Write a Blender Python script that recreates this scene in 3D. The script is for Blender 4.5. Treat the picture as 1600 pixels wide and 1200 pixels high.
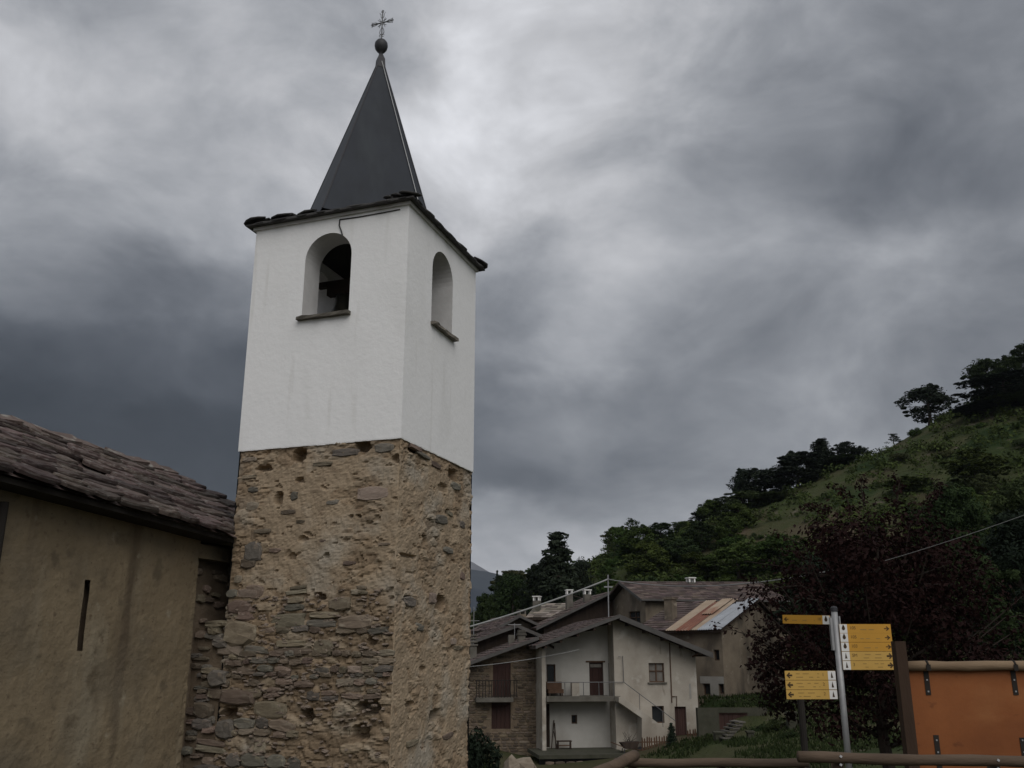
import bpy, math, random
from mathutils import Vector, Matrix, noise
R = random.Random(7)
for o in list(bpy.data.objects): bpy.data.objects.remove(o)
SC = bpy.context.scene; COL = SC.collection
rad = math.radians

# ------------------------------------------------------------------ camera
CZ = 1.7                      # eye height; every z below is given relative to the eye
FPX = 1450.0; PITCH = rad(16.3)
cam = bpy.data.cameras.new('camera'); camo = bpy.data.objects.new('camera', cam); COL.objects.link(camo)
cam.sensor_width = 36.0; cam.lens = FPX / 1600 * 36.0
cam.clip_start = 0.1; cam.clip_end = 20000
camo.location = (0, 0, CZ); camo.rotation_euler = (rad(90) + PITCH, 0, 0)
SC.camera = camo
cP, sP = math.cos(PITCH), math.sin(PITCH)
def ray(x, y):
    u = 600 - y
    return Vector((x - 800, FPX * cP - u * sP, u * cP + FPX * sP))
def at(x, y, Y):              # photo pixel at a known distance Y
    r = ray(x, y); return r * (Y / r.y)

# ------------------------------------------------------------------ world: overcast sky
w = bpy.data.worlds.new('World'); SC.world = w; w.use_nodes = True
w.cycles.sampling_method = 'MANUAL'; w.cycles.sample_map_resolution = 256
NT = w.node_tree; NT.nodes.clear()
def wn(t, **k):
    n = NT.nodes.new(t)
    for a, b in k.items(): setattr(n, a, b)
    return n
def wl(a, b): NT.links.new(a, b)
def wmath(op, a, b=None, c=None, clamp=False):
    n = wn('ShaderNodeMath', operation=op, use_clamp=clamp)
    for i, v in enumerate((a, b, c)):
        if v is None: continue
        if isinstance(v, (int, float)): n.inputs[i].default_value = v
        else: wl(v, n.inputs[i])
    return n.outputs[0]
def wvec(op, a, b=None):
    n = wn('ShaderNodeVectorMath', operation=op)
    for i, v in enumerate((a, b)):
        if v is None: continue
        if isinstance(v, (tuple, list, Vector)): n.inputs[i].default_value = v
        else: wl(v, n.inputs[i])
    return n
SUN_DIR = Vector((0.35, -0.937, 1.05)).normalized()
tc = wn('ShaderNodeTexCoord')
D = tc.outputs['Generated']
# slow warp of the direction so that cloud banks have ragged edges
n1 = wn('ShaderNodeTexNoise'); n1.inputs['Scale'].default_value = 3.4; n1.inputs['Detail'].default_value = 6; n1.inputs['Roughness'].default_value = .55
st = wvec('MULTIPLY', D, (1, 1, 1.9)).outputs[0]
wl(st, n1.inputs['Vector'])
wo = wvec('SUBTRACT', n1.outputs['Color'], (.5, .5, .5)).outputs[0]
wo = wvec('MULTIPLY', wo, (.30, .30, .30)).outputs[0]
DW = wvec('NORMALIZE', wvec('ADD', st, wo).outputs[0]).outputs[0]
# cloud brightness (display values) where the cloud cover is lighter or darker
SKY = [(60,20,.58),(200,60,.58),(400,60,.60),(520,110,.68),(300,250,.70),(120,180,.70),(60,260,.64),(200,235,.60),(60,340,.66),
 (300,340,.66),(100,430,.47),(280,460,.45),(100,560,.33),(280,580,.34),(60,640,.23),(250,690,.23),(320,780,.21),(-200,600,.30),(-200,300,.6),
 (800,60,.72),(720,150,.72),(950,110,.71),(1100,60,.64),(1250,110,.56),(1400,80,.51),(1560,120,.46),(1500,330,.56),(1330,240,.50),(1580,220,.46),(1150,260,.53),
 (780,300,.71),(900,250,.71),(830,390,.56),(1000,310,.57),(1080,300,.56),(930,390,.66),(780,480,.45),(860,545,.62),(1000,480,.57),(1150,420,.53),(1100,580,.50),
 (790,620,.42),(800,730,.40),(950,680,.49),(1080,690,.52),(1150,740,.57),(950,790,.50),(880,835,.67),(760,850,.68),(800,880,.70),(700,860,.62),
 (1300,520,.50),(1450,460,.51),(1560,500,.50),(1280,640,.53),(1430,570,.54),(1700,400,.5)]
num = den = None
K = 560.0
for (px, py, v) in SKY:
    d = ray(px, py).normalized(); d = Vector((d.x, d.y, d.z * 1.9)).normalized()
    dot = wvec('DOT_PRODUCT', DW, d).outputs['Value']
    e = wmath('EXPONENT', wmath('MULTIPLY_ADD', dot, K, -K))
    num = wmath('MULTIPLY_ADD', e, v, num if num is not None else .006 * .60)
    den = wmath('ADD', e, den if den is not None else .006)
val = wmath('DIVIDE', num, den)
# cloud texture: puffs and fine streaks
n2 = wn('ShaderNodeTexNoise'); n2.inputs['Scale'].default_value = 5.4; n2.inputs['Detail'].default_value = 8; n2.inputs['Roughness'].default_value = .56
n2.inputs['Distortion'].default_value = .35
wl(wvec('MULTIPLY', D, (1, 1, 1.55)).outputs[0], n2.inputs['Vector'])
n3 = wn('ShaderNodeTexNoise'); n3.inputs['Scale'].default_value = 2.6; n3.inputs['Detail'].default_value = 5
wl(wvec('MULTIPLY', D, (1, 1, 1.7)).outputs[0], n3.inputs['Vector'])
f2 = wmath('MULTIPLY_ADD', n2.outputs['Fac'], .86, 1.02 - .43)
f3 = wmath('MULTIPLY_ADD', n3.outputs['Fac'], .30, 1 - .15)
n4 = wn('ShaderNodeTexNoise'); n4.inputs['Scale'].default_value = 15.; n4.inputs['Detail'].default_value = 4; n4.inputs['Distortion'].default_value = .6
wl(wvec('MULTIPLY', D, (1, 1, 1.7)).outputs[0], n4.inputs['Vector'])
f2 = wmath('MULTIPLY', f2, wmath('MULTIPLY_ADD', n4.outputs['Fac'], .12, .94))
val = wmath('MULTIPLY', wmath('MULTIPLY', val, f2), wmath('MULTIPLY', f3, 1.02))
lin = wmath('POWER', wmath('MAXIMUM', val, .02), 2.2)
tint = wn('ShaderNodeValToRGB')
tint.color_ramp.elements[0].position = .22; tint.color_ramp.elements[0].color = (.86, .98, 1.20, 1)
tint.color_ramp.elements[1].position = .74; tint.color_ramp.elements[1].color = (.985, 1.0, 1.05, 1)
m = tint.color_ramp.elements.new(.5); m.color = (.93, .985, 1.09, 1)
wl(val, tint.inputs[0])
cc = wn('ShaderNodeVectorMath', operation='SCALE'); wl(tint.outputs[0], cc.inputs[0]); wl(wmath('MULTIPLY', lin, 10.0), cc.inputs['Scale'])
sky = wn('ShaderNodeTexSky', sky_type='NISHITA'); sky.sun_disc = False
sky.sun_elevation = math.asin(SUN_DIR.z); sky.sun_rotation = math.atan2(SUN_DIR.x, SUN_DIR.y)
sky.air_density = 1.5; sky.dust_density = 3
mx = wn('ShaderNodeMix', data_type='RGBA'); mx.inputs[0].default_value = .97
wl(sky.outputs[0], mx.inputs[6]); wl(cc.outputs[0], mx.inputs[7])
bg = wn('ShaderNodeBackground'); bg.inputs['Strength'].default_value = .1; wl(mx.outputs[2], bg.inputs[0])
wout = wn('ShaderNodeOutputWorld'); wl(bg.outputs[0], wout.inputs[0])

# ------------------------------------------------------------------ sun behind cloud: wide and weak
sl = bpy.data.lights.new('sun', 'SUN'); sl.energy = 1.5; sl.angle = rad(55); sl.color = (1, .975, .94)
so = bpy.data.objects.new('sun', sl); COL.objects.link(so)
so.rotation_euler = SUN_DIR.to_track_quat('Z', 'Y').to_euler()
SC.view_settings.view_transform = 'Standard'; SC.view_settings.look = 'None'
SC.view_settings.gamma = 1; SC.view_settings.use_curve_mapping = False; SC.view_settings.exposure = 0
SC.render.engine = 'CYCLES'

# ------------------------------------------------------------------ materials
MATS = {}
def mat(name, c1, c2=None, scale=3.0, bump=.0, bscale=None, rough=.9, objrand=0., stretch=(1,1,1), spots=None, metal=0., attr=False, trans=0., dist=.02, detail=6, streak=None):
    if name in MATS: return MATS[name]
    c2 = c2 or tuple(v * .75 for v in c1)
    mt = bpy.data.materials.new(name); mt.use_nodes = True; MATS[name] = mt
    N = mt.node_tree.nodes; L = mt.node_tree.links; b = N['Principled BSDF']
    b.inputs['Roughness'].default_value = rough; b.inputs['Metallic'].default_value = metal
    b.inputs['Specular IOR Level'].default_value = .04 if ('leaf' in name or 'grass' in name or name == 'ground') else .25
    tcn = N.new('ShaderNodeTexCoord'); mp = N.new('ShaderNodeMapping'); mp.inputs['Scale'].default_value = stretch
    L.new(tcn.outputs['Object'], mp.inputs[0])
    oi = N.new('ShaderNodeObjectInfo')
    if objrand:
        ml = N.new('ShaderNodeMath'); ml.operation = 'MULTIPLY'; ml.inputs[1].default_value = 37.; L.new(oi.outputs['Random'], ml.inputs[0])
        L.new(ml.outputs[0], mp.inputs['Location'])
    nz = N.new('ShaderNodeTexNoise'); nz.inputs['Scale'].default_value = scale; nz.inputs['Detail'].default_value = detail; nz.inputs['Roughness'].default_value = .62
    L.new(mp.outputs[0], nz.inputs['Vector'])
    rp = N.new('ShaderNodeValToRGB'); rp.color_ramp.elements[0].position = .32; rp.color_ramp.elements[1].position = .68
    rp.color_ramp.elements[0].color = (*c2, 1); rp.color_ramp.elements[1].color = (*c1, 1)
    L.new(nz.outputs['Fac'], rp.inputs[0]); out = rp.outputs[0]
    def mix(a, col, fac, mode='MIX'):
        q = N.new('ShaderNodeMix'); q.data_type = 'RGBA'; q.blend_type = mode
        L.new(a, q.inputs[6])
        if isinstance(col, tuple): q.inputs[7].default_value = (*col, 1)
        else: L.new(col, q.inputs[7])
        if isinstance(fac, float): q.inputs[0].default_value = fac
        else: L.new(fac, q.inputs[0])
        return q.outputs[2]
    def band(vec_stretch, sc, lo, hi):
        mp2 = N.new('ShaderNodeMapping'); mp2.inputs['Scale'].default_value = vec_stretch; L.new(tcn.outputs['Object'], mp2.inputs[0])
        n = N.new('ShaderNodeTexNoise'); n.inputs['Scale'].default_value = sc; n.inputs['Detail'].default_value = 5; L.new(mp2.outputs[0], n.inputs['Vector'])
        r = N.new('ShaderNodeMapRange'); r.inputs[1].default_value = lo; r.inputs[2].default_value = hi; L.new(n.outputs['Fac'], r.inputs[0])
        return r.outputs[0]
    for (col, sc, lo, hi, sv) in (spots or []):
        out = mix(out, col, band(sv, sc, lo, hi))
    if objrand:
        mr = N.new('ShaderNodeMapRange'); mr.inputs[3].default_value = 1 - objrand; mr.inputs[4].default_value = 1 + objrand
        L.new(oi.outputs['Random'], mr.inputs[0])
        hs = N.new('ShaderNodeHueSaturation'); L.new(mr.outputs[0], hs.inputs['Value']); L.new(out, hs.inputs['Color'])
        m2 = N.new('ShaderNodeMath'); m2.operation = 'MULTIPLY_ADD'; m2.inputs[1].default_value = .05; m2.inputs[2].default_value = .475
        fr = N.new('ShaderNodeMath'); fr.operation = 'FRACT'; m3 = N.new('ShaderNodeMath'); m3.operation = 'MULTIPLY'; m3.inputs[1].default_value = 17.3
        L.new(oi.outputs['Random'], m3.inputs[0]); L.new(m3.outputs[0], fr.inputs[0]); L.new(fr.outputs[0], m2.inputs[0]); L.new(m2.outputs[0], hs.inputs['Hue'])
        out = hs.outputs[0]
    if attr:
        ca = N.new('ShaderNodeVertexColor'); ca.layer_name = 'tone'
        out = mix(out, ca.outputs[0], 1.0, 'MULTIPLY')
    L.new(out, b.inputs['Base Color'])
    if bump:
        n2 = N.new('ShaderNodeTexNoise'); n2.inputs['Scale'].default_value = bscale or scale * 4; n2.inputs['Detail'].default_value = 8; n2.inputs['Roughness'].default_value = .65
        L.new(mp.outputs[0], n2.inputs['Vector'])
        bp = N.new('ShaderNodeBump'); bp.inputs['Strength'].default_value = bump; bp.inputs['Distance'].default_value = dist
        L.new(n2.outputs['Fac'], bp.inputs['Height']); L.new(bp.outputs[0], b.inputs['Normal'])
    if trans:
        tr = N.new('ShaderNodeBsdfTranslucent'); L.new(out, tr.inputs[0]); ms = N.new('ShaderNodeMixShader'); ms.inputs[0].default_value = trans
        L.new(b.outputs[0], ms.inputs[1]); L.new(tr.outputs[0], ms.inputs[2]); L.new(ms.outputs[0], N['Material Output'].inputs[0])
    return mt
U = (1, 1, 1)
mat('white_plaster', (.85,.845,.835), (.82,.815,.805), 1.2, bump=.35, bscale=7, dist=.03, rough=.85, spots=[((.73,.725,.71), .8, .52, .80, (1,1,.45)), ((.70,.69,.665), 3.2, .60, .78, (1,1,.10)), ((.60,.59,.57), 30., .74, .78, U)])
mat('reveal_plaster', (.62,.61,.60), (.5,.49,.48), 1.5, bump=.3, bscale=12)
mat('rough_render', (.37,.285,.195), (.27,.205,.138), 1.8, bump=.7, bscale=14, dist=.02, attr=True, spots=[((.33,.285,.225), .9, .5, .66, U), ((.23,.162,.107), 3.0, .62, .76, (1,1,1.6)), ((.42,.345,.25), 6., .66, .8, U)])
mat('tower_stone', (.215,.168,.125), (.14,.106,.08), 5., bump=.8, bscale=18, dist=.015, objrand=.36, stretch=(1,1,2.2), spots=[((.28,.235,.182), 3., .58, .72, U)])
mat('pale_stone', (.30,.25,.195), (.21,.17,.128), 6., bump=.8, bscale=20, objrand=.25)
mat('grey_stone', (.175,.158,.132), (.115,.102,.086), 5., bump=.8, bscale=20, dist=.015, objrand=.3, stretch=(1,1,2.), spots=[((.25,.21,.16), 3., .6, .72, U)])
mat('mortar', (.20,.152,.105), (.13,.097,.067), 3., bump=1., bscale=18)
mat('slab_brown', (0.1155,0.0858,0.0748), (0.0572,0.0407,0.0363), 3., bump=1., bscale=22, dist=.02, objrand=.5, rough=.85, spots=[((0.1705,0.1573,0.1408), 4., .55, .68, U)])
mat('slab_grey', (.075,.072,.07), (.04,.038,.037), 4., bump=.9, bscale=20, objrand=.3, rough=.8)
mat('far_slab', (.12,.092,.082), (.068,.051,.046), 1.3, bump=.6, bscale=10, attr=True)
mat('far_pale_slab', (.27,.24,.20), (.17,.15,.125), 1.3, bump=.6, bscale=10, attr=True)
mat('spire_metal', (.028,.033,.043), (.020,.024,.031), 1.4, bump=.12, bscale=9, rough=.6, spots=[((.042,.049,.056), .9, .5, .7, (1,1,.25))])
mat('dark_metal', (.05,.05,.055), (.035,.035,.04), 5., rough=.5)
mat('wrought_iron', (.16,.16,.165), (.10,.10,.10), 8., rough=.5, metal=.3)
mat('cable', (.5,.5,.5), (.42,.42,.42), 6., rough=.6)
mat('dark_cable', (.05,.05,.05), (.035,.035,.035), 6., rough=.7)
mat('power_cable', (.30,.30,.29), (.22,.22,.22), 3., rough=.6)
mat('bronze', (.06,.055,.04), (.035,.035,.03), 5., rough=.5, metal=.6)
mat('church_render', (.245,.192,.122), (.175,.136,.086), 1.0, bump=.7, bscale=10, dist=.03,
    spots=[((.255,.215,.15), .9, .55, .70, (1,1.2,.3)), ((.115,.087,.057), .95, .595, .70, (1,1.5,.16)), ((.14,.105,.068), 7., .60, .72, (1,1,1.)), ((.165,.135,.093), .7, .5, .7, U), ((.29,.25,.18), 3., .66, .76, (1,1,.8)), ((.135,.107,.07), 2.2, .58, .70, (1,1,.9)), ((.09,.07,.046), 26., .66, .72, U)])
mat('dark_wood', (.055,.038,.028), (.03,.021,.016), 3., bump=.5, stretch=(1,1,.15), rough=.85)
mat('brown_wood', (.11,.062,.038), (.065,.036,.022), 3., bump=.5, bscale=22, stretch=(1,1,.2), rough=.8)
mat('red_wood', (.060,.031,.025), (.038,.019,.016), 3., bump=.4, stretch=(1,1,.2), rough=.8)
mat('log_wood', (.26,.185,.115), (.15,.10,.062), 3., bump=.6, bscale=14, stretch=(.25,1,1), rough=.85)
mat('fence_log', (.13,.092,.064), (.075,.052,.036), 4., bump=.8, bscale=16, stretch=(.2,1,1), rough=.85, spots=[((.05,.036,.026), 3., .56, .68, (.12,1,1))])
mat('orange_panel', (.27,.092,.028), (.21,.068,.020), 1.6, bump=.2, bscale=9, rough=.65, spots=[((.175,.056,.018), 1.1, .48, .66, (.35,1,1)), ((.31,.13,.048), 1.7, .56, .76, (.4,1,1)), ((.15,.048,.016), 9., .66, .76, (.5,1,1))])
mat('galvanised', (.34,.34,.34), (.27,.27,.275), 9., rough=.5, metal=.35, bump=.1)
mat('sign_yellow', (.56,.29,.042), (.50,.26,.038), 2., rough=.5)
mat('sign_pale_yellow', (.58,.36,.095), (.52,.32,.08), 2., rough=.5)
mat('sign_white', (.78,.77,.74), (.70,.69,.66), 3., rough=.5)
mat('sign_ink', (.06,.035,.015), (.05,.03,.012), 3., rough=.6)
mat('sign_text', (.36,.23,.065), (.30,.19,.055), 3., rough=.6)
mat('sign_number', (.17,.10,.03), (.13,.08,.025), 3., rough=.6)
mat('post_wood', (.062,.036,.022), (.036,.021,.013), 3., bump=.5, bscale=22, stretch=(1,1,.2), rough=.8)
mat('house_plaster', (0.4271,0.3875,0.3309), (0.3249,0.2888,0.2406), .8, bump=.4, bscale=6, spots=[((0.2406,0.207,0.166), .55, .50, .70, (1,1,.5)), ((0.5174,0.4873,0.4332), 1.2, .58, .75, U), ((0.1684,0.1384,0.1083), 2.2, .64, .76, (1,1,.4))])
mat('loggia_plaster', (0.4914,0.4732,0.4368), (0.4004,0.3822,0.3458), .7, bump=.3, bscale=5, spots=[((0.2912,0.2675,0.2293), .5, .52, .72, (1,1,.6))])
mat('old_plaster', (0.221,0.1824,0.1354), (0.1381,0.1105,0.0815), .8, bump=.6, bscale=6, spots=[((0.09669,0.08011,0.06215), .7, .48, .64, (1,1,.6)), ((0.2901,0.2486,0.1934), 1.5, .62, .72, U)])
mat('pale_patch', (.32,.305,.28), (.25,.235,.21), 1.2, bump=.4)
mat('far_stone', (0.1688,0.135,0.1025), (0.1063,0.08375,0.06375), 1.6, bump=.6, bscale=12, attr=True)
mat('concrete', (.15,.138,.118), (.09,.082,.068), 1.4, bump=.5, bscale=9, spots=[((.06,.06,.04), 1.5, .55, .7, U)])
mat('mossy_concrete', (.07,.066,.05), (.042,.043,.028), 1.6, bump=.5, bscale=9)
mat('scrub_leaf', (.068,.090,.027), (.034,.050,.016), .25, rough=.75, trans=.1)
mat('roof_edge', (.105,.10,.094), (.075,.07,.066), 2., bump=.2)
mat('rust_sheet', (.22,.095,.06), (.15,.06,.04), 1.1, rough=.6, stretch=(1,.3,1), spots=[((.33,.25,.19), .8, .55, .68, (1,.25,1))])
mat('zinc_sheet', (.36,.38,.41), (.28,.29,.31), 1.2, rough=.5, metal=.2, spots=[((.25,.15,.11), .9, .6, .72, (1,.3,1))])
mat('buff_sheet', (.36,.29,.22), (.28,.21,.15), 1.2, rough=.6, spots=[((.23,.11,.07), .9, .56, .7, (1,.3,1))])
mat('glass', (.03,.033,.035), (.02,.022,.024), 2., rough=.12)
mat('curtain', (.20,.185,.165), (.14,.125,.11), 4.)
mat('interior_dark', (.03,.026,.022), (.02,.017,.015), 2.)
mat('bark', (.055,.042,.034), (.032,.025,.02), 8., bump=.8, stretch=(1,1,.25))
mat('plum_leaf', (.027,.0125,.0115), (.013,.0068,.0065), 1.3, rough=.65, trans=.12)
mat('leaf_dark', (.044,.062,.024), (.022,.034,.014), .9, rough=.75, objrand=.25, trans=.1)
mat('leaf_mid', (.068,.098,.027), (.036,.056,.016), .9, rough=.75, objrand=.3, trans=.12)
mat('leaf_conifer', (.028,.038,.024), (.015,.021,.014), .9, rough=.75, objrand=.25)
mat('leaf_olive', (.075,.082,.035), (.045,.05,.022), .9, rough=.75, objrand=.25, trans=.1)
mat('grass_blade', (.034,.048,.018), (.022,.030,.012), .5, rough=.85, trans=.1)
mat('ground', (0.0432,0.0594,0.0216), (0.0702,0.06345,0.03645), .11, bump=.8, bscale=.9, dist=.5, detail=9, spots=[((0.0972,0.0756,0.0513), .05, .50, .62, U), ((0.027,0.0432,0.0162), .09, .52, .66, U), ((0.1148,0.0972,0.0756), .35, .64, .72, U)])
mat('gravel', (.20,.185,.16), (.13,.12,.10), 6., bump=.6)
mat('mountain', (.035,.045,.06), (.025,.033,.045), .004, spots=[((.04,.05,.06), .002, .5, .6, U)])
mat('peak_rock', (.17,.17,.18), (.11,.115,.125), .006)
mat('snow', (.8,.82,.85), (.7,.72,.76), .02)
mat('hill_rock', (0.099,0.0795,0.057), (0.06,0.048,0.033), .5, bump=1., bscale=2.5, dist=.3)

# ------------------------------------------------------------------ building helpers
class MB:
    def __init__(s): s.V = []; s.F = []; s.C = None
    def add(s, vs, fs):
        o = len(s.V); s.V += [tuple(v) for v in vs]; s.F += [tuple(i + o for i in f) for f in fs]; return s
    def box(s, x0, x1, y0, y1, z0, z1):
        return s.add([(x, y, z) for z in (z0, z1) for y in (y0, y1) for x in (x0, x1)],
              [(0,2,3,1),(4,5,7,6),(0,1,5,4),(2,6,7,3),(0,4,6,2),(1,3,7,5)])
    def obox(s, c, size, M):
        a, b, d = (q / 2 for q in size); c = Vector(c)
        return s.add([c + M @ Vector((x, y, z)) for z in (-d, d) for y in (-b, b) for x in (-a, a)],
              [(0,2,3,1),(4,5,7,6),(0,1,5,4),(2,6,7,3),(0,4,6,2),(1,3,7,5)])
    def prism(s, poly, vec):
        n = len(poly); vec = Vector(vec); p = [Vector(q) for q in poly]
        nn = sum(((p[i] - p[0]).cross(p[(i + 1) % n] - p[0]) for i in range(1, n - 1)), Vector())
        if nn.dot(vec) > 0: p = p[::-1]
        return s.add(p + [q + vec for q in p], [tuple(range(n)), tuple(range(2 * n - 1, n - 1, -1))] + [(i, i + n, (i + 1) % n + n, (i + 1) % n) for i in range(n)])
    def tube(s, pts, r, n=8, cap=True):
        P = [Vector(p) for p in pts]; rr = r if isinstance(r, (list, tuple)) else [r] * len(P); o = len(s.V)
        for i, p in enumerate(P):
            t = (P[min(i + 1, len(P) - 1)] - P[max(i - 1, 0)]).normalized()
            a = t.orthogonal().normalized() if abs(t.z) > .9 else t.cross(Vector((0, 0, 1))).normalized()
            b = t.cross(a)
            for k in range(n):
                an = 2 * math.pi * k / n; s.V.append(tuple(p + (a * math.cos(an) + b * math.sin(an)) * rr[i]))
        for i in range(len(P) - 1):
            for k in range(n):
                s.F.append((o + i * n + k, o + i * n + (k + 1) % n, o + (i + 1) * n + (k + 1) % n, o + (i + 1) * n + k))
        if cap: s.F.append(tuple(o + k for k in range(n))[::-1]); s.F.append(tuple(o + (len(P) - 1) * n + k for k in range(n)))
        return s
    def lathe(s, prof, c=(0,0,0), n=20):
        o = len(s.V)
        for r, z in prof:
            for k in range(n): a = 2 * math.pi * k / n; s.V.append((c[0] + r * math.cos(a), c[1] + r * math.sin(a), c[2] + z))
        for i in range(len(prof) - 1):
            for k in range(n): s.F.append((o + i * n + k, o + i * n + (k + 1) % n, o + (i + 1) * n + (k + 1) % n, o + (i + 1) * n + k))
        return s
    def mesh(s, name, m, dz=0., smooth=False):
        me = bpy.data.meshes.new(name); me.from_pydata([(x, y, z - dz) for x, y, z in s.V], [], s.F)
        me.materials.append(MATS[m])
        if s.C:
            ca = me.color_attributes.new('tone', 'FLOAT_COLOR', 'POINT')
            ca.data.foreach_set('color', [q for c in s.C for q in (*c, 1.)])
        if smooth: me.polygons.foreach_set('use_smooth', [True] * len(me.polygons))
        me.update(); return me
def link(name, data, parent=None, loc=(0,0,0), rot=(0,0,0), scale=(1,1,1)):
    o = bpy.data.objects.new(name, data); COL.objects.link(o); o.location = loc; o.rotation_euler = rot; o.scale = scale
    if parent: o.parent = parent
    return o
def tag(o, label, cat, group=None, kind=None):
    if label: o['label'] = label
    if cat: o['category'] = cat
    if group: o['group'] = group
    if kind: o['kind'] = kind
    return o
class Thing:
    """an Empty at the thing's base; parts are built in the thing's own axes, z relative to the eye"""
    def __init__(s, name, label, cat, X, Y, base, ang=0., group=None):
        s.O = Vector((X, Y, 0)); s.ang = ang; s.base = base
        s.root = link(name, None, None, (X, Y, base + CZ), (0, 0, ang)); tag(s.root, label, cat, group)
        s.root.empty_display_size = .3
        s.ex = Vector((math.cos(ang), math.sin(ang), 0)); s.ey = Vector((-math.sin(ang), math.cos(ang), 0))
    def hit(s, px, py, y=0.):          # pixel -> (x, z) on the thing's own plane y
        r = ray(px, py); t = (s.O.dot(s.ey) + y) / r.dot(s.ey); q = r * t
        return (q - s.O).dot(s.ex), q.z
    def hitx(s, px, py, x=0.):
        r = ray(px, py); t = (s.O.dot(s.ex) + x) / r.dot(s.ex); q = r * t
        return (q - s.O).dot(s.ey), q.z
    def part(s, name, mb, m, parent=None, smooth=False, label=None, kind=None):
        o = link(name, mb.mesh(name, m, s.base, smooth), parent or s.root)
        if label: o['label'] = label
        if kind: o['kind'] = kind
        return o
    def piece(s, name, me, parent, loc, rot=(0,0,0), scale=(1,1,1)):
        return link(name, me, parent, (loc[0], loc[1], loc[2] - s.base), rot, scale)
def solo(name, mb, m, label, cat, group=None, smooth=False, kind=None, X=0., Y=0., base=0.):
    o = link(name, mb.mesh(name, m, base, smooth), None, (X, Y, base + CZ)); return tag(o, label, cat, group, kind)

def fbm(x, y, z, o=4):
    return noise.fractal(Vector((x, y, z)), 1.0, 2.0, o)
def smooth(t): t = max(0., min(1., t)); return t * t * (3 - 2 * t)

# irregular stone (flat back at y=0, bulges to -y), unit size; and irregular flat slab
def stone_mesh(name, m, seed, n=10):
    r = random.Random(seed); V = []; F = []
    ph = r.uniform(0, 6); sq = r.uniform(4, 9)
    out = []
    for k in range(n):
        a = 2 * math.pi * (k + r.uniform(-.22, .22)) / n
        c, s_ = math.cos(a), math.sin(a)
        q = (abs(c) ** sq + abs(s_) ** sq) ** (-1 / sq) * r.uniform(.86, 1.02) * .5
        out.append((c * q, s_ * q))
    for x, z in out: V.append((x * 1.02, .5, z * 1.02))
    for x, z in out: V.append((x, -.35 + r.uniform(-.25, .2), z))
    tilt = r.uniform(-.35, .35)
    for x, z in out: V.append((x * .84 + r.uniform(-.03, .03), -.85 + r.uniform(-.22, .2) + tilt * z, z * .78 + r.uniform(-.03, .03)))
    V.append((r.uniform(-.1, .1), -.95 + r.uniform(-.1, .15), r.uniform(-.1, .1)))
    for k in range(n):
        j = (k + 1) % n
        F += [(k, j, n + j, n + k), (n + k, n + j, 2 * n + j, 2 * n + k), (2 * n + k, 2 * n + j, 3 * n)]
    mb = MB(); mb.V = V; mb.F = F
    return mb.mesh(name, m)
def slab_mesh(name, m, seed, n=9):
    r = random.Random(seed); out = []
    for k in range(n):
        a = 2 * math.pi * (k + r.uniform(-.2, .2)) / n + .3
        c, s_ = math.cos(a), math.sin(a); sq = r.uniform(3.5, 7)
        q = (abs(c) ** sq + abs(s_) ** sq) ** (-1 / sq) * r.uniform(.9, 1.04) * .5
        out.append((c * q, s_ * q))
    mb = MB(); mb.V = [(x * r.uniform(.93, 1.), y * r.uniform(.93, 1.), -.5) for x, y in out] + [(x, y, .1 + r.uniform(-.1, .1)) for x, y in out] + [(x * .93, y * .93, .5 + r.uniform(-.12, .1)) for x, y in out]
    mb.F = [tuple(range(n))[::-1], tuple(range(2 * n, 3 * n))]
    for k in range(n):
        j = (k + 1) % n; mb.F += [(k, j, n + j, n + k), (n + k, n + j, 2 * n + j, 2 * n + k)]
    return mb.mesh(name, m)

# ------------------------------------------------------------------ ground
HT = [(-600,1080),(300,1050),(600,1005),(735,962),(800,935),(870,905),(940,876),(1000,864),(1060,838),(1110,824),(1150,804),(1220,772),(1300,737),(1370,712),(1440,670),(1510,632),(1560,614),(1600,594),(1800,500),(2300,380),(4000,300)]
HC = [(at(x, y, 170).x, at(x, y, 170).z) for x, y in HT]
def crest(X):
    if X <= HC[0][0]: return HC[0][1]
    for (a, za), (b, zb) in zip(HC, HC[1:]):
        if X <= b: return za + (zb - za) * (X - a) / (b - a)
    return HC[-1][1]
def gz(X, Y):
    z = -1.78 - 3.35 * max(0, min(1, (Y - 6.5) / 50.))
    deep = smooth((X + 1.5) / 2.) * smooth((9.5 - X) / 3.5)
    z = z * (1 - deep) + deep * (-1.78 - .22 * max(0, min(1, (Y - 6.5) / 6.)) - 3.6 * smooth((Y - 13) / 26.))
    wr = max(0, min(1, (Y - 24) / 30.))
    rr = .09 * max(0, min(9, X - 2)) + .27 * max(0, min(9, X - 11)) + .16 * max(0, min(40, X - 20))
    if X < -4: z -= .05 * min(60, -4 - X) * wr
    z += rr * wr
    bk = smooth((X - 11.2) / 1.) * smooth((Y - 52.6) / 1.2) * smooth((72 - Y) / 6)
    z += (max(z, -2.72 + (Y - 53) * .02) - z) * bk
    s = smooth((Y - 66) / 104.)
    if s > 0:
        c = crest(X); rough = 1.6 * fbm(X * .03, Y * .03, 3.) + .6 * fbm(X * .11, Y * .11, 8.)
        z = z + (c - z) * s + rough * min(1, s * 4) * (1 - .6 * smooth((Y - 150) / 20))
    if Y > 172:
        z -= min(140, (Y - 172) * .22)
    if Y > 700: z = min(z, -20) * 1.0
    return z
def axis(pts):
    out = []
    for a, b, st in pts:
        n = max(1, int(round((b - a) / st))); out += [a + (b - a) * i / n for i in range(n)]
    return out + [pts[-1][1]]
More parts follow.
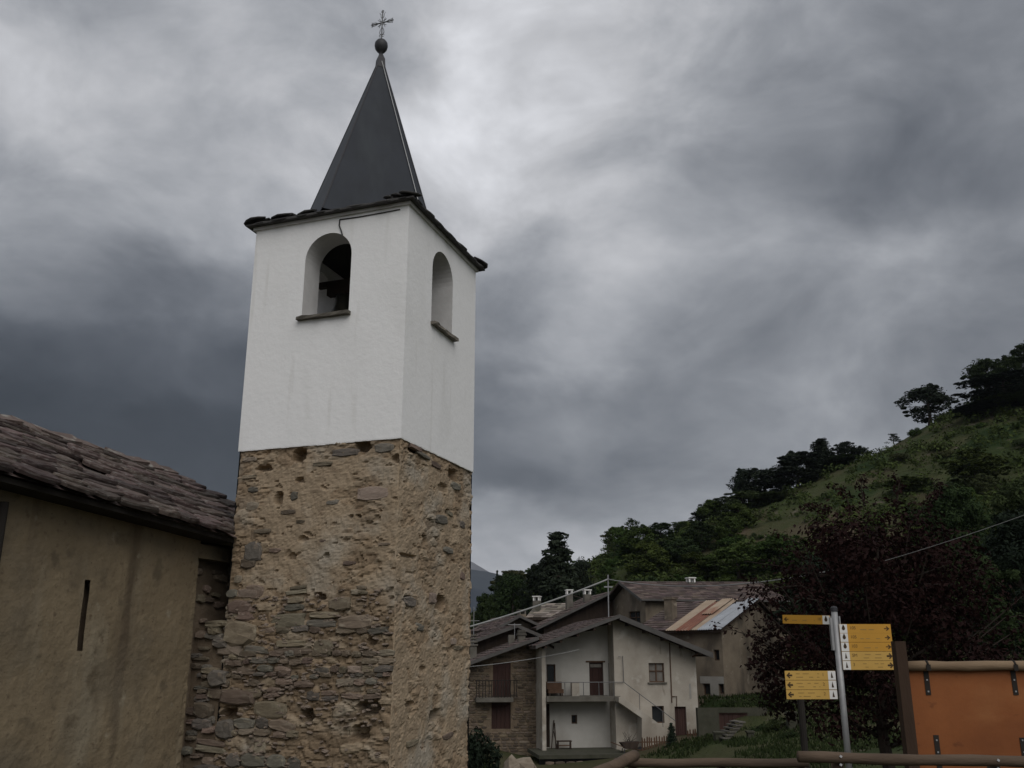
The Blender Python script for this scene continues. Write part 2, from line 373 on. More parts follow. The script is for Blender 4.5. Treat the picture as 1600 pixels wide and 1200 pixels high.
gx = axis([(-6000,-1000,1000),(-1000,-200,100),(-200,-40,10),(-40,130,1.7),(130,300,15),(300,1000,140),(1000,6000,1000)])
gy = axis([(-400,-20,40),(-20,10,3),(10,60,2),(60,180,1.7),(180,300,12),(300,1000,100),(1000,9000,1000)])
mb = MB(); mb.V = [(x, y, gz(x, y)) for y in gy for x in gx]; nx = len(gx)
mb.F = [(j * nx + i, j * nx + i + 1, (j + 1) * nx + i + 1, (j + 1) * nx + i) for j in range(len(gy) - 1) for i in range(nx - 1)]
g = link('ground', mb.mesh('ground', 'ground', 0, True), None, (0, 0, CZ)); g['kind'] = 'structure'
# distant mountains
def ridge(name, pts, Y, m, seed, depth=900., amp=.03):
    mb = MB(); prof = []
    for i in range(len(pts) - 1):
        (xa, ya), (xb, yb) = pts[i], pts[i + 1]
        for k in range(10):
            t = k / 10; p = at(xa + (xb - xa) * t, ya + (yb - ya) * t, Y); prof.append(p)
    prof.append(at(*pts[-1], Y)); rows = 9; n = len(prof)
    for j in range(rows):
        f = j / (rows - 1)
        for p in prof:
            h = p.z * (1 - f) ** .85 - 30 * f
            h += amp * Y * .3 * fbm(p.x * .004, f * 4, seed) * (.25 + f * (1 - f) * 2)
            mb.V.append((p.x, Y - depth * f, h))
    for p in prof: mb.V.append((p.x, Y + depth, -40))
    mb.F = [(j * n + i + 1, j * n + i, (j + 1) * n + i, (j + 1) * n + i + 1) for j in range(rows - 1) for i in range(n - 1)]
    mb.F += [(i, i + 1, rows * n + i + 1, rows * n + i) for i in range(n - 1)]
    o = link(name, mb.mesh(name, m, 0, True), None, (0, 0, CZ)); o['kind'] = 'structure'; return o
ridge('mountain_ridge', [(-300,1000),(300,960),(600,915),(700,898),(735,891),(760,894),(785,900),(815,912),(900,950),(1100,1000)], 2600, 'mountain', 5)
ridge('mountain_peak', [(300,990),(600,915),(690,885),(728,874),(740,880),(752,888),(762,894),(800,915),(900,960)], 4200, 'peak_rock', 9)

# ------------------------------------------------------------------ bell tower
S = 3.88
A_T = rad(-19.7)
T = Thing('bell_tower', 'white bell tower on a rough stone base with a dark pointed spire', 'bell tower', -.123 * 18.5, 18.5, -2.7, A_T)
ZP, ZE = 4.27, 9.5
stones = [stone_mesh('stone', 'tower_stone', 100 + i) for i in range(14)]
gstones = [stone_mesh('stone', 'grey_stone', 140 + i) for i in range(8)]
pstones = [stone_mesh('stone', 'pale_stone', 170 + i) for i in range(7)]
# holes in the render: (pixel, half width px, half height px, depth) on the left face, then the right face
HL = [(468,711,12,11,.30),(567,697,13,10,.26),(412,732,14,5,.16),(436,779,8,10,.2),(468,750,7,4,.12),(480,1118,11,10,.35),(574,1106,17,9,.38),(563,1144,13,10,.25),
      (500,932,10,5,.2),(358,1118,18,10,.3),(620,716,9,6,.12),(548,806,4,3,.1),(560,806,5,2,.1),(474,842,9,4,.08),(455,870,9,5,.09),(510,868,5,4,.08),(580,1003,8,5,.12)]
HR = [(689,942,8,12,.28),(709,742,9,10,.22),(680,1118,9,9,.28),(648,702,10,6,.16),(692,762,9,7,.1),(664,844,4,8,.08),(637,868,14,3,.1),(660,1046,6,5,.08),(640,1100,7,4,.12),(700,800,5,4,.06)]
def face_grid(side):
    mb = MB(); mb.C = []
    hl = []
    for (px, py, hw, hh, d) in (HL if side == 'L' else HR):
        a, z = T.hit(px, py) if side == 'L' else T.hitx(px, py)
        k = .0128 if side == 'L' else .027
        hl.append((a, z, hw * k, hh * .0128, d))
    st = .034; n = int(S / st); zr = [(-2.75 + i * st) for i in range(int((ZP + .03 + 2.75) / st) + 1)]
    for z in zr:
        for i in range(n + 1):
            a = i / n * S
            u = -S + a if side == 'L' else a
            sd = 0. if side == 'L' else 31.
            wob = fbm(u * .8 + sd, z * .8, 1.)
            lim = 1.05 + .35 * wob + (.35 * (u + 3.88) / 3.88 if side == 'L' else 0)
            expo = smooth((lim - z) / .3) if side == 'L' else smooth((fbm(u * .9 + 7, z * .7, 12.) - .18) * 5) * .8
            top = smooth((z - (ZP - .5 + .25 * wob)) / .25)          # ragged courses just below the plaster
            edge = smooth((-3.3 - u) * 2.2) * .8 if side == 'L' else smooth((u - 3.5) * 2.5) * .6
            expo = max(expo, .8 * top, edge, smooth((fbm(u * .7 + sd + 3, z * 1.1, 5.) - .22) * 6) * .75)
            q = Vector((u * 2.6 + .5 * fbm(u * 2, z * 2, sd), sd + .6 * fbm(u, z * 2, 3.), z * 6.2 + .7 * fbm(u * 1.4, z * 1.5, 9.)))
            dd, pp = noise.voronoi(q)
            cell = min(1., (dd[1] - dd[0]) * 3.2)
            rid = noise.cell(pp[0] * 7.7) * .5 + .5
            h = .016 * fbm(u * 5 + sd, z * 5, 2.) + .012 * fbm(u * 14 + sd, z * 19, 4., 3)
            h += expo * (-.038 + .050 * cell ** .6 * (.6 + .7 * rid))
            h += .03 * wob
            pit = fbm(u * 3.3 + sd, z * 5.2, 21.)
            if pit > .45: h -= min(.045, (pit - .45) * .35)
            for (ha, hz, hw, hh, d) in hl:
                e = ((a - S if side == 'L' else a) - ha) / hw; f = (z - hz) / hh
                if abs(e) < 2 and abs(f) < 2:
                    r_ = (abs(e) ** 3 + abs(f) ** 3) ** (1 / 3) + .3 * fbm(u * 9, z * 9, 40.)
                    h -= d * smooth((1.12 - r_) / .3)
            if i in (0, n):
                if (i == n) == (side == 'L'): h = .022 * fbm(z * 2.2, 3., 8.) + .014 * fbm(z * 7., 1., 5.) - .012; u += h if side == 'L' else -h
                else:
                    e_ = .035 * fbm(z * 2.6, 9., 2.) + .022 * fbm(z * 8., 2., 2.); u += -e_ if side == 'L' else e_
            tone = 1.0 - .22 * expo + expo * .36 * (rid - .45)
            lo = smooth((.2 - z) / 1.8) if side == 'L' else 0
            warm = (1., .96, .92) if expo > .4 else (1., 1., 1.)
            g_ = expo * (1 if rid > .72 else 0) * .12
            mb.C.append((tone * warm[0], tone * (warm[1] + g_ * .5), tone * (warm[2] + g_)))
            mb.V.append((u, -h, z) if side == 'L' else (h, u, z))
    m_ = n + 1
    for j in range(len(zr) - 1):
        for i in range(n): mb.F.append((j * m_ + i, j * m_ + i + 1, (j + 1) * m_ + i + 1, (j + 1) * m_ + i))
    return mb
mas = T.part('masonry_base', MB().box(-S + .02, -.5, .5, S - .02, -2.7, ZP).box(-.5, -.42, S - .3, S - .02, -2.7, ZP).box(-S + .02, -S + .1, .42, .5, -2.7, ZP), 'mortar')
T.part('left_facing', face_grid('L'), 'rough_render', mas)
T.part('right_facing', face_grid('R'), 'rough_render', mas)
T.part('back_facing', MB().box(-S, -S + .02, 0, S, -2.7, ZP).box(-S, 0, S - .02, S, -2.7, ZP), 'rough_render', mas)
# single stones laid in rough courses over the lower left face
rs = random.Random(11); nst = 0; small = MB(); small.C = None
def put_stone(x, z, w_, h_, d_, pool, y=.0, rot=0.):
    global nst; nst += 1
    T.piece('stone', rs.choice(pool), mas, (x, y, z), (rs.uniform(-.08, .08), rot, rs.uniform(-.06, .06)), (w_, d_, h_))
z = -2.25
while z < 1.75:
    hgt = rs.choice((.11, .14, .18, .22, .27, .32)) * rs.uniform(.85, 1.1)
    x = -4.40 if z < .25 else -3.86
    x += rs.uniform(-.1, .05)
    while x < -.08:
        wd = min(hgt * rs.uniform(1.1, 3.4), .95)
        lim = 1.1 + .8 * fbm(x * .9, z * .7, 1.) + .3 * (x + 3.88) / 3.88 + rs.uniform(-.25, .3)
        ok = z < lim and not (z < -1.3 and x > -2.3 + .5 * fbm(x, z, 2.)) and x + wd < .06
        if z < -.85 and x > -1.9: ok = ok and rs.random() < .35
        for (px, py, hw, hh, d) in HL:
            if py > 900:
                a, hz = T.hit(px, py)
                if x - .05 < a < x + wd + .05 and abs(hz - z) < hgt * .5 + .06: ok = False
        if ok and rs.random() < .86 - .25 * smooth((z - .3) / 1.2):
            q = rs.random(); pool = pstones if q < .12 else gstones if q < .40 else stones
            zz = z + .07 * fbm(x * .9, z * .6, 6.) + rs.uniform(-.02, .02)
            tilt = rs.uniform(-.09, .09)
            if hgt > .15 and rs.random() < .36:
                put_stone(x + wd / 2, zz - hgt * .25, wd, hgt * .52, rs.uniform(.03, .055), pool, rot=tilt)
                if rs.random() < .75: put_stone(x + wd / 2 + rs.uniform(-.05, .05), zz + hgt * .26, wd * rs.uniform(.7, 1), hgt * .5, rs.uniform(.03, .055), stones, rot=tilt)
            else:
                put_stone(x + wd / 2, zz, wd * 1.02, hgt * 1.0, rs.uniform(.03, .065), pool, rot=tilt)
        x += wd + rs.uniform(-.01, .03)
    z += hgt * .99 + rs.uniform(.0, .02)
# stones showing through the render higher up (both faces), placed from the photo
for (px, py, wpx, hpx, pool) in [(585,770,60,22,pstones),(395,790,26,14,pstones),(540,707,50,14,gstones),(450,800,30,8,stones),(390,745,30,7,stones),(505,725,40,9,stones),(600,700,36,16,gstones),
      (395,862,36,34,gstones),(372,905,16,14,pstones),(398,925,34,24,stones),(385,958,32,26,stones),(388,880,30,20,stones),(545,880,22,7,stones),(460,775,14,16,gstones),(520,785,24,10,gstones),
      (410,830,34,9,stones),(430,860,24,8,stones),(560,925,26,9,pstones),(470,815,18,6,stones),(396,765,22,10,gstones),(600,850,22,5,stones),(390,718,30,8,pstones),(505,845,14,6,stones)]:
    x, z = T.hit(px, py); put_stone(x, z, wpx * .0131, hpx * .0131, .045, pool, y=.012)
nR = 0
for (px, py, wpx, hpx, pool) in [(703,803,9,9,pstones),(690,812,22,16,gstones),(708,1002,9,12,pstones),(716,1012,18,8,stones),(700,860,18,12,gstones),(712,760,18,14,gstones),(676,935,12,18,pstones),(655,980,14,12,gstones),
      (650,700,20,8,stones),(662,712,22,8,gstones),(680,726,18,10,stones),(640,940,18,16,gstones),(700,1150,18,10,stones),(645,1160,18,9,stones),(722,900,9,14,stones),(722,820,9,14,gstones)]:
    y, z = T.hitx(px, py); nst += 1
    T.piece('stone', rs.choice(pool), mas, (-.012, y, z), (0, rs.uniform(-.1, .1), rad(90)), (wpx * .032, .05, hpx * .0135))
# small chinking stones between the courses (too many to pick apart): one part
ch = MB()
for k in range(520):
    x = rs.uniform(-3.85, -.05); z = rs.uniform(-2.2, 1.25)
    lim = 1.0 + .35 * fbm(x * .8, z * .8, 1.) + .35 * (x + 3.88) / 3.88
    if z > lim or (z < -1.2 and x > -2.2 and rs.random() < .6): continue
    src = rs.choice(stones); w_, h_, d_ = rs.uniform(.05, .15), rs.uniform(.025, .06), rs.uniform(.035, .055); a = rs.uniform(-.3, .3)
    vs = [(x + v.co.x * w_ * math.cos(a) - v.co.z * h_ * math.sin(a), v.co.y * d_, z + v.co.z * h_ + v.co.x * w_ * math.sin(a)) for v in src.vertices]
    ch.add(vs, [tuple(p.vertices) for p in src.polygons])
T.part('chinking_stones', ch, 'pale_stone', mas, kind='stuff')

# white belfry: four walls with round-arched openings
TH = .62
def arch_wall(mb, rvs, a0, a1, z0, z1, w0, w1, zs, zsp, f, th):
    """panel from a0..a1 with an arched hole w0..w1; f(a, depth, z) -> point"""
    r_ = (w1 - w0) / 2; c = (w0 + w1) / 2; N = 18
    arc = [(c + r_ * math.cos(math.pi - math.pi * k / N), zsp + r_ * math.sin(math.pi * k / N)) for k in range(N + 1)]
    for dpt in (0, th):
        def q(pts):
            p = [f(a, dpt, z) for a, z in pts]; mb.add(p if dpt == 0 else p[::-1], [tuple(range(len(p)))])
        q([(a0, z0), (a1, z0), (a1, zs), (a0, zs)])
        q([(a0, zs), (w0, zs), (w0, zsp), (a0, zsp)]); q([(w1, zs), (a1, zs), (a1, zsp), (w1, zsp)])
        q([(a0, zsp), (w0, zsp), (w0, z1), (a0, z1)]); q([(w1, zsp), (a1, zsp), (a1, z1), (w1, z1)])
        for k in range(N): q([arc[k], arc[k + 1], (arc[k + 1][0], z1), (arc[k][0], z1)])
    for a in (a0, a1): mb.add([f(a, 0, z0), f(a, th, z0), f(a, th, z1), f(a, 0, z1)], [(0, 1, 2, 3)])
    loop = [(w0, zs)] + arc + [(w1, zs)]
    rv = rvs[-1] if isinstance(rvs, list) else rvs
    for k in range(len(loop)):
        b = (k + 1) % len(loop)
        rv.add([f(*p) for p in ((loop[k][0], 0, loop[k][1]), (loop[b][0], 0, loop[b][1]), (loop[b][0], th, loop[b][1]), (loop[k][0], th, loop[k][1]))], [(0, 1, 2, 3)])
W0, W1 = -2.53, -1.35; SZ, SP = 7.17, 8.55
pr = .025                                                                # plaster stands proud of the stone
wb = MB(); rvl = []
rvl.append(MB()); arch_wall(wb, rvl, -S - pr, pr, ZP, ZE, W0, W1, SZ, SP, lambda a, d, z: (a, -pr + d, z), TH)
rvl.append(MB()); arch_wall(wb, rvl, -S - pr, pr, ZP, ZE, W0, W1, SZ, SP, lambda a, d, z: (a, S + pr - d, z), TH)
rvl.append(MB()); arch_wall(wb, rvl, TH - pr, S + pr - TH, ZP, ZE, 1.27, 2.45, SZ + .05, SP, lambda a, d, z: (pr - d, a, z), TH)
rvl.append(MB()); arch_wall(wb, rvl, TH - pr, S + pr - TH, ZP, ZE, 1.35, 2.53, SZ, SP, lambda a, d, z: (-S - pr + d, a, z), TH)
bel = T.part('belfry_wall', wb, 'white_plaster')
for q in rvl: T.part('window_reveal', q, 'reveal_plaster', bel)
ed = MB()                                                                # ragged lower rim of the plaster coat
for k in range(40):
    a = -S - pr + (S + 2 * pr) * k / 40; a2 = a + (S + 2 * pr) / 40 - .002
    d = .012 + .025 * abs(fbm(a * 3, 1., 2.)); ed.box(a, a2, -pr + .002, .02, ZP - d, ZP)
    ed.box(-.02, pr - .002, a + S + .03, a2 + S + .03, ZP - .012 - .025 * abs(fbm(a * 3, 7., 2.)), ZP)
T.part('plaster_rim', ed, 'white_plaster', bel)
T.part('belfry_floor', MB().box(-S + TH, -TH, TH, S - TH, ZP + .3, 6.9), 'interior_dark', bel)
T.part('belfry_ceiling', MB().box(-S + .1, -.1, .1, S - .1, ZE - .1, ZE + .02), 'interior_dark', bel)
def sill(f):
    mb = MB(); n = 9; top = []; r = random.Random(5)
    for dz in (-.03, .045):
        for d in (-.12, .25):
            for k in range(n): mb.V.append(f(-.655 + 1.31 * k / (n - 1), d + (r.uniform(-.02, .02) if d < 0 else 0), dz + r.uniform(-.008, .008)))
    for k in range(n - 1):
        mb.F += [(k, k + 1, 2 * n + k + 1, 2 * n + k), (k + 1, k, n + k, n + k + 1), (2 * n + k, 2 * n + k + 1, 3 * n + k + 1, 3 * n + k)]
    mb.F += [(0, 2 * n, 3 * n, n), (n - 1, 2 * n - 1, 4 * n - 1, 3 * n - 1)]
    return mb
T.part('window_sill', sill(lambda a, d, z: (-1.95 + a, -pr + d, SZ - .035 + z)), 'grey_stone', bel)
T.part('window_sill', sill(lambda a, d, z: (pr - d, 1.9 + a, SZ + .015 + z)), 'grey_stone', bel)
# eave: cornice, low skirt of loose stone slabs, spire
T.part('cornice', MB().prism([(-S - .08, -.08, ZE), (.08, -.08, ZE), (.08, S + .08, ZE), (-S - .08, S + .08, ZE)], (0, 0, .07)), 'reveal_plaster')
OV = .27; CX, CY = -S / 2, S / 2
sk = MB(); base = [(-S - OV + .06, -OV + .06), (OV - .06, -OV + .06), (OV - .06, S + OV - .06), (-S - OV + .06, S + OV - .06)]
sk.V = [(x, y, ZE + .072) for x, y in base] + [(x, y, ZE + .11) for x, y in base] + [(CX + (x - CX) * .35, CY + (y - CY) * .35, ZE + .85) for x, y in base]
sk.F = [(3, 2, 1, 0), (8, 9, 10, 11)] + [(i, (i + 1) % 4, 4 + (i + 1) % 4, 4 + i) for i in range(4)] + [(4 + i, 4 + (i + 1) % 4, 8 + (i + 1) % 4, 8 + i) for i in range(4)]
skirt = T.part('skirt_roof', sk, 'slab_grey')
slabs = [slab_mesh('slab', 'slab_grey', 200 + i) for i in range(8)]
for side in range(4):
    ang = side * math.pi / 2
    for row in range(3):
        off = S / 2 + OV - row * .42; zz = ZE + .12 + row * .205; x = -off + .20
        while x < off - .24:
            wd = rs.uniform(.38, .72); wd = min(wd, off - .16 - x)
            cx = x + wd / 2; cy = -off + .27
            px_, py_ = cx * math.cos(ang) - cy * math.sin(ang), cx * math.sin(ang) + cy * math.cos(ang)
            T.piece('slab', rs.choice(slabs), skirt, (CX + px_, CY + py_, zz + .085 + rs.uniform(-.012, .015)), (rad(27) + rs.uniform(-.03, .03), rs.uniform(-.025, .025), ang + rs.uniform(-.05, .05)), (wd * 1.04, rs.uniform(.52, .60), rs.uniform(.034, .055)))
            x += wd
for side in range(4):        # slabs laid over the four hips
    ang = side * math.pi / 2
    for row in range(3):
        c_ = S / 2 + OV - .20 - row * .42; zz = ZE + .245 + row * .22
        px_, py_ = -c_ * math.cos(ang) + c_ * math.sin(ang), -c_ * math.sin(ang) - c_ * math.cos(ang)
        T.piece('slab', slabs[(side + row) % 8], skirt, (CX + px_, CY + py_, zz), (rad(20), 0, ang - rad(45)), (.50, .52, .04))
AP = Vector((CX, CY, 15.12)); BC = Vector((CX - .34, CY + .02, ZE + .35))
def spire_pt(th, r_):   # th measured from the direction facing the viewer, positive to the right
    d = Vector((-CX - T.O.x, 0, 0)); view = rad(9.3)
    a = view + th; wx, wy = math.sin(a), -math.cos(a)       # world direction
    v = Vector((wx, wy, 0)); return BC + Vector((v.dot(T.ex), v.dot(T.ey), 0)) * r_
SR = 1.93
sv = [spire_pt(rad(-27 + 90 * k), SR) for k in range(4)]
sp = MB(); tp = [AP + (v - BC).normalized() * .09 + Vector((0, 0, -.22)) for v in sv]
N_ = 10
for k in range(N_ + 1):
    t = k / N_
    for i in range(4): sp.V.append(tuple(sv[i].lerp(tp[i], t)))
for k in range(N_):
    for i in range(4): sp.F.append((4 * k + i, 4 * k + (i + 1) % 4, 4 * k + 4 + (i + 1) % 4, 4 * k + 4 + i))
sp.F.append((4 * N_, 4 * N_ + 1, 4 * N_ + 2, 4 * N_ + 3))
spire = T.part('spire', sp, 'spire_metal')
hp = MB()
for i in range(4): hp.tube([sv[i], tp[i]], .018, 6)
T.part('hip_flashing', hp, 'dark_metal', spire)
cap = MB(); cb = [AP + (v - BC).normalized() * .155 + Vector((0, 0, -.40)) for v in sv]; ct = [AP + (v - BC).normalized() * .13 + Vector((0, 0, -.12)) for v in sv]; cn = [AP + (v - BC).normalized() * .05 + Vector((0, 0, .06)) for v in sv]
cap.add(cb + ct + cn, [(i, (i + 1) % 4, 4 + (i + 1) % 4, 4 + i) for i in range(4)] + [(4 + i, 4 + (i + 1) % 4, 8 + (i + 1) % 4, 8 + i) for i in range(4)] + [(8, 9, 10, 11), (3, 2, 1, 0)])
T.part('spire_cap', cap, 'dark_metal', spire)
T.part('finial_ball', MB().lathe([(.05, -.27), (.055, -.22), (.10, -.18), (.155, -.10), (.175, -.01), (.165, .08), (.12, .15), (.05, .185), (.02, .2)], (AP.x, AP.y, AP.z + .30), 20), 'dark_metal', spire, True)
# wrought cross: shaft, arms, scrolls
cz0 = AP.z + .47; cr = MB()
def cp(a, z): return (AP.x + a, AP.y, cz0 + z)
cr.tube([cp(0, 0), cp(0, .92)], .017, 6); cr.tube([cp(-.30, .55), cp(.30, .55)], .017, 6)
def arc(c, r_, a0, a1, n=8): return [cp(c[0] + r_ * math.cos(rad(a0 + (a1 - a0) * k / n)), c[1] + r_ * math.sin(rad(a0 + (a1 - a0) * k / n))) for k in range(n + 1)]
for sx in (-1, 1):
    cr.tube([cp(sx * .02, .16), cp(sx * .065, .24), cp(sx * .05, .33), cp(sx * .01, .40)], .011, 5); cr.tube(arc((sx * .04, .15), .035, 0, 300), .009, 5)
    for k in (35, 55): a = rad(k); cr.tube([cp(sx * .04, .55 + .04), cp(sx * .15 * math.cos(a), .55 + .17 * math.sin(a))], .009, 5); cr.tube([cp(sx * .04, .51), cp(sx * .15 * math.cos(a), .55 - .17 * math.sin(a))], .009, 5)
    for sz in (-1, 1): cr.tube([cp(sx * .10, .55), cp(sx * .20, .55 + sz * .045), cp(sx * .28, .55 + sz * .05), cp(sx * .31, .55 + sz * .075)], .009, 5)
    cr.tube(arc((sx * .30, .55), .03, 0, 330), .01, 5)
    cr.tube([cp(0, .66), cp(sx * .045, .74), cp(sx * .05, .82), cp(sx * .085, .86)], .009, 5)
cr.tube(arc((0, .90), .035, 0, 330), .01, 5); cr.tube(arc((0, .55), .06, 0, 340), .009, 5)
T.part('cross', cr, 'wrought_iron', spire)
# lightning conductor lying on the face beside the right hip
fa, fb = sv[1].lerp(sv[0], .07), tp[1].lerp(tp[0], .45); nrm = (sv[1] - sv[0]).cross(tp[0] - sv[0]).normalized()
T.part('lightning_cable', MB().tube([fa.lerp(fb, t) + nrm * .03 for t in (.02, .3, .6, 1.0)], .011, 6), 'cable', spire)
# small cables under the eave
def TL(px, py, y=-.04): x, z = T.hit(px, py, y); return (x, y, z)
T.part('eave_cable', MB().tube([TL(531, 343), TL(530, 352), TL(533, 360), TL(535, 367)], .016, 6).tube([TL(531, 343), TL(560, 339), TL(600, 332), TL(625, 327)], .012, 6), 'dark_cable')
# bell inside
bw = T.O + T.ex * -2.55 + T.ey * 1.75
bell = MB().lathe([(.0, .62), (.10, .62), (.17, .58), (.20, .45), (.24, .25), (.30, .10), (.38, .0), (.36, .0), (.27, .12), (.18, .45)], (0, 0, 0), 24)
o = link('bell', None, None, (bw.x, bw.y, 7.78 + CZ), (0, 0, A_T)); tag(o, 'dark bronze bell hanging inside the left arched opening of the tower', 'bell')
link('bell_body', bell.mesh('bell_body', 'bronze', 0, True), o)
link('yoke', MB().box(-.42, .42, -.09, .09, .62, .86).mesh('yoke', 'dark_wood'), o); link('headstock_beam', MB().box(-.7, 1.9, -.07, .07, .862, 1.0).mesh('headstock_beam', 'dark_wood'), o)

# ------------------------------------------------------------------ church beside the tower
C = Thing('church', 'low church with ochre rendered wall and brown stone slab roof', 'church', T.O.x + T.ex.x * -4.35, T.O.y + T.ex.y * -4.35, -2.7, A_T)
# axes: x=0 is the rendered wall plane (faces +x), y runs along the wall, y=0 in line with the tower's left face
YE = -.42
wallm = MB(); ny, nz_ = 150, 60
slit = (-3.40, .05, 1.30)
def ez_(y): return 2.44 - .052 * y if y < 0 else 2.44
def cw(y, z):
    h = .02 * fbm(y * 1.1, z * 1.1, 50.) + .008 * fbm(y * 6, z * 6, 51.)
    if abs(y - YE) < .12: h += .02 * fbm(y * 3, z * 7, 3.)
    return h
ys = [-14 + 9 * i / 60 for i in range(60)] + [-5 + (YE + 5) * i / 110 for i in range(111)]
zs = [-2.7 + (2.5 + 2.7) * i / 120 for i in range(121)] + [2.6, 2.7]
for z_ in zs:
    for y_ in ys:
        h = cw(y_, z_)
        wallm.V.append((h, y_, min(z_, ez_(y_) - .15)))
m_ = len(ys); SLI = [i for i in range(m_) if abs(ys[i] + .02 + 3.40) < .045]
wallm.F = [(j * m_ + i, j * m_ + i + 1, (j + 1) * m_ + i + 1, (j + 1) * m_ + i) for j in range(len(zs) - 1) for i in range(m_ - 1)
    if not (i in SLI and .03 < zs[j] < 1.28)]
cwall = C.part('rendered_wall', wallm, 'church_render', smooth=False)
C.part('wall_core', MB().box(-5.0, -.26, -14, YE - .03, -2.7, 2.35).box(-.26, -.03, YE - .05, YE - .012, -2.7, 2.3), 'mortar', cwall)
C.part('slit_shade_backing', MB().box(-.235, -.225, -3.5, -3.3, 0, 1.35), 'interior_dark', cwall)  # near-black sheet behind the slit, the shade inside put into its colour
# recessed masonry between the wall end and the tower, over a low rubble infill
rec = C.part('recess_wall', MB().box(-3.5, .46, 1.05, 1.5, -2.7, 2.35).box(-.9, -.3, YE - .03, 1.05, -2.7, 2.35), 'mortar')
C.part('lintel_render', MB().box(-.3, -.004, YE + .001, 1.04, 1.95, 2.24), 'church_render', rec)
C.part('infill_wall', MB().box(-.3, .46, .05, 1.05, -2.7, .55), 'mortar', rec)
for k in range(34):
    C.piece('stone', rs.choice(gstones if k % 3 else stones), rec, (rs.uniform(-.25, .45), 1.04, rs.uniform(.6, 2.0)), (0, rs.uniform(-.1, .1), 0), (rs.uniform(.16, .36), .08, rs.uniform(.07, .2)))
for k in range(12):
    C.piece('stone', rs.choice(stones), rec, (-.28, rs.uniform(-.2, .95), rs.uniform(.6, 1.9)), (0, rs.uniform(-.1, .1), rad(90)), (rs.uniform(.2, .4), .06, rs.uniform(.1, .2)))
for (px, py, wpx, hpx, pool) in [(374,990,58,38,stones),(345,1005,30,16,gstones),(335,985,22,14,stones),(352,1140,30,30,gstones),(340,1060,34,26,gstones),(370,1090,60,22,stones),(338,975,40,12,stones)]:
    x_, z_ = T.hit(px, py, -.02); C.piece('stone', rs.choice(pool), rec, (x_ + 4.35, -.01, z_), (0, rs.uniform(-.04, .04), 0), (wpx * .0138, .09, hpx * .0138))
for k in range(26):
    C.piece('stone', rs.choice(stones if k % 3 else gstones), rec, (rs.uniform(-.26, .40), .045, -2.2 + 2.7 * (k + rs.random()) / 26), (0, rs.uniform(-.08, .08), 0), (rs.uniform(.25, .5), rs.uniform(.05, .09), rs.uniform(.08, .2)))
# drainpipe at the photo's left edge
yy, zz = C.hitx(4, 800, .12)
C.part('drainpipe', MB().tube([(.12, yy, 2.35), (.12, yy, -2.6)], .075, 10), 'interior_dark')
# roof: plane falling to the eave at x = .6, hipped at the far end behind the tower
EX, RX = .60, -2.05
def ez(y): return 2.44 - .052 * y if y < 0 else 2.44
def rz(y): return 4.12 - .034 * y
def roof_pt(y, t):   # t=0 eave, 1 ridge
    return Vector((EX + (RX - EX) * t, y, ez(y) + (rz(y) - ez(y)) * t))
RYE = 1.0
rf = MB(); n = 30
for i in range(n + 1):
    y = -12 + (RYE + 12) * i / n
    a, b = roof_pt(y, .0), roof_pt(y, 1.); a.z -= .06; b.z -= .06
    b2 = Vector((2 * RX - EX, y, ez(y) - .06))
    rf.V += [tuple(a), tuple(b), tuple(b2)]
for i in range(n):
    rf.F += [(3*i, 3*i+3, 3*i+4, 3*i+1), (3*i+1, 3*i+4, 3*i+5, 3*i+2)]
e3 = (EX - .05, 4.6, 2.36); e4 = (2 * RX - EX, 4.6, 2.36); o_ = len(rf.V); rf.V += [e3, e4]
rf.F += [(3*n, o_, 3*n+1), (3*n+1, o_, o_+1), (3*n+1, o_+1, 3*n+2)]
croof = C.part('roof', rf, 'slab_brown')
C.part('eave_shade_soffit', MB().prism([(EX - .08, -12, ez(-12) - .18), (-.26, -12, ez(-12) - .18), (-.26, YE + .42, ez(YE) - .18), (EX - .08, YE + .42, ez(YE) - .18)], (0, 0, .09)), 'interior_dark', croof)  # soffit coloured near-black to paint in the shade under the eave
bslabs = [slab_mesh('slab', 'slab_brown', 300 + i) for i in range(12)]
pitch = math.atan2(rz(-3) - ez(-3), EX - RX); SL = math.hypot(rz(-3) - ez(-3), EX - RX)
rows = 11; cnt = 0
for r_ in range(rows):
    t = (r_ + .25) / rows; y = -7.4 + rs.uniform(0, .5)
    ymax = RYE + (1 - t) * 3.4 - .1
    while y < ymax:
        wd = rs.uniform(.5, .98)
        p = roof_pt(min(y + wd / 2, RYE), t); p.y = y + wd / 2
        if y + wd / 2 > RYE: p.z = roof_pt(RYE, t).z - .02
        intower = p.x > .38 and p.y + wd / 2 > -.02
        if not intower and cnt < 298 and not (rs.random() < .035 and r_ > 1):
            C.piece('slab', rs.choice(bslabs), croof, (p.x, p.y, p.z + .035 + rs.uniform(-.012, .02)),
                (rs.uniform(-.03, .03) + math.atan(-.05 if y < 0 else 0), pitch - rad(8.5) + rs.uniform(-.07, .07), rs.uniform(-.06, .06)), (rs.uniform(.44, .54), wd * .99, rs.uniform(.07, .12))); cnt += 1
        y += wd
rd = MB()
for k in range(17):
    y = -7.4 + k * .5
    if y > RYE: break
    p = roof_pt(y, 1.)
    rd.obox((p.x + .06, y, p.z + .035), (.36, .56, .06), Matrix.Rotation(pitch * .9 + rs.uniform(-.1, .1), 3, 'Y') @ Matrix.Rotation(rs.uniform(-.12, .12), 3, 'X'))
C.part('ridge_slabs', rd, 'slab_brown', croof, kind='stuff')

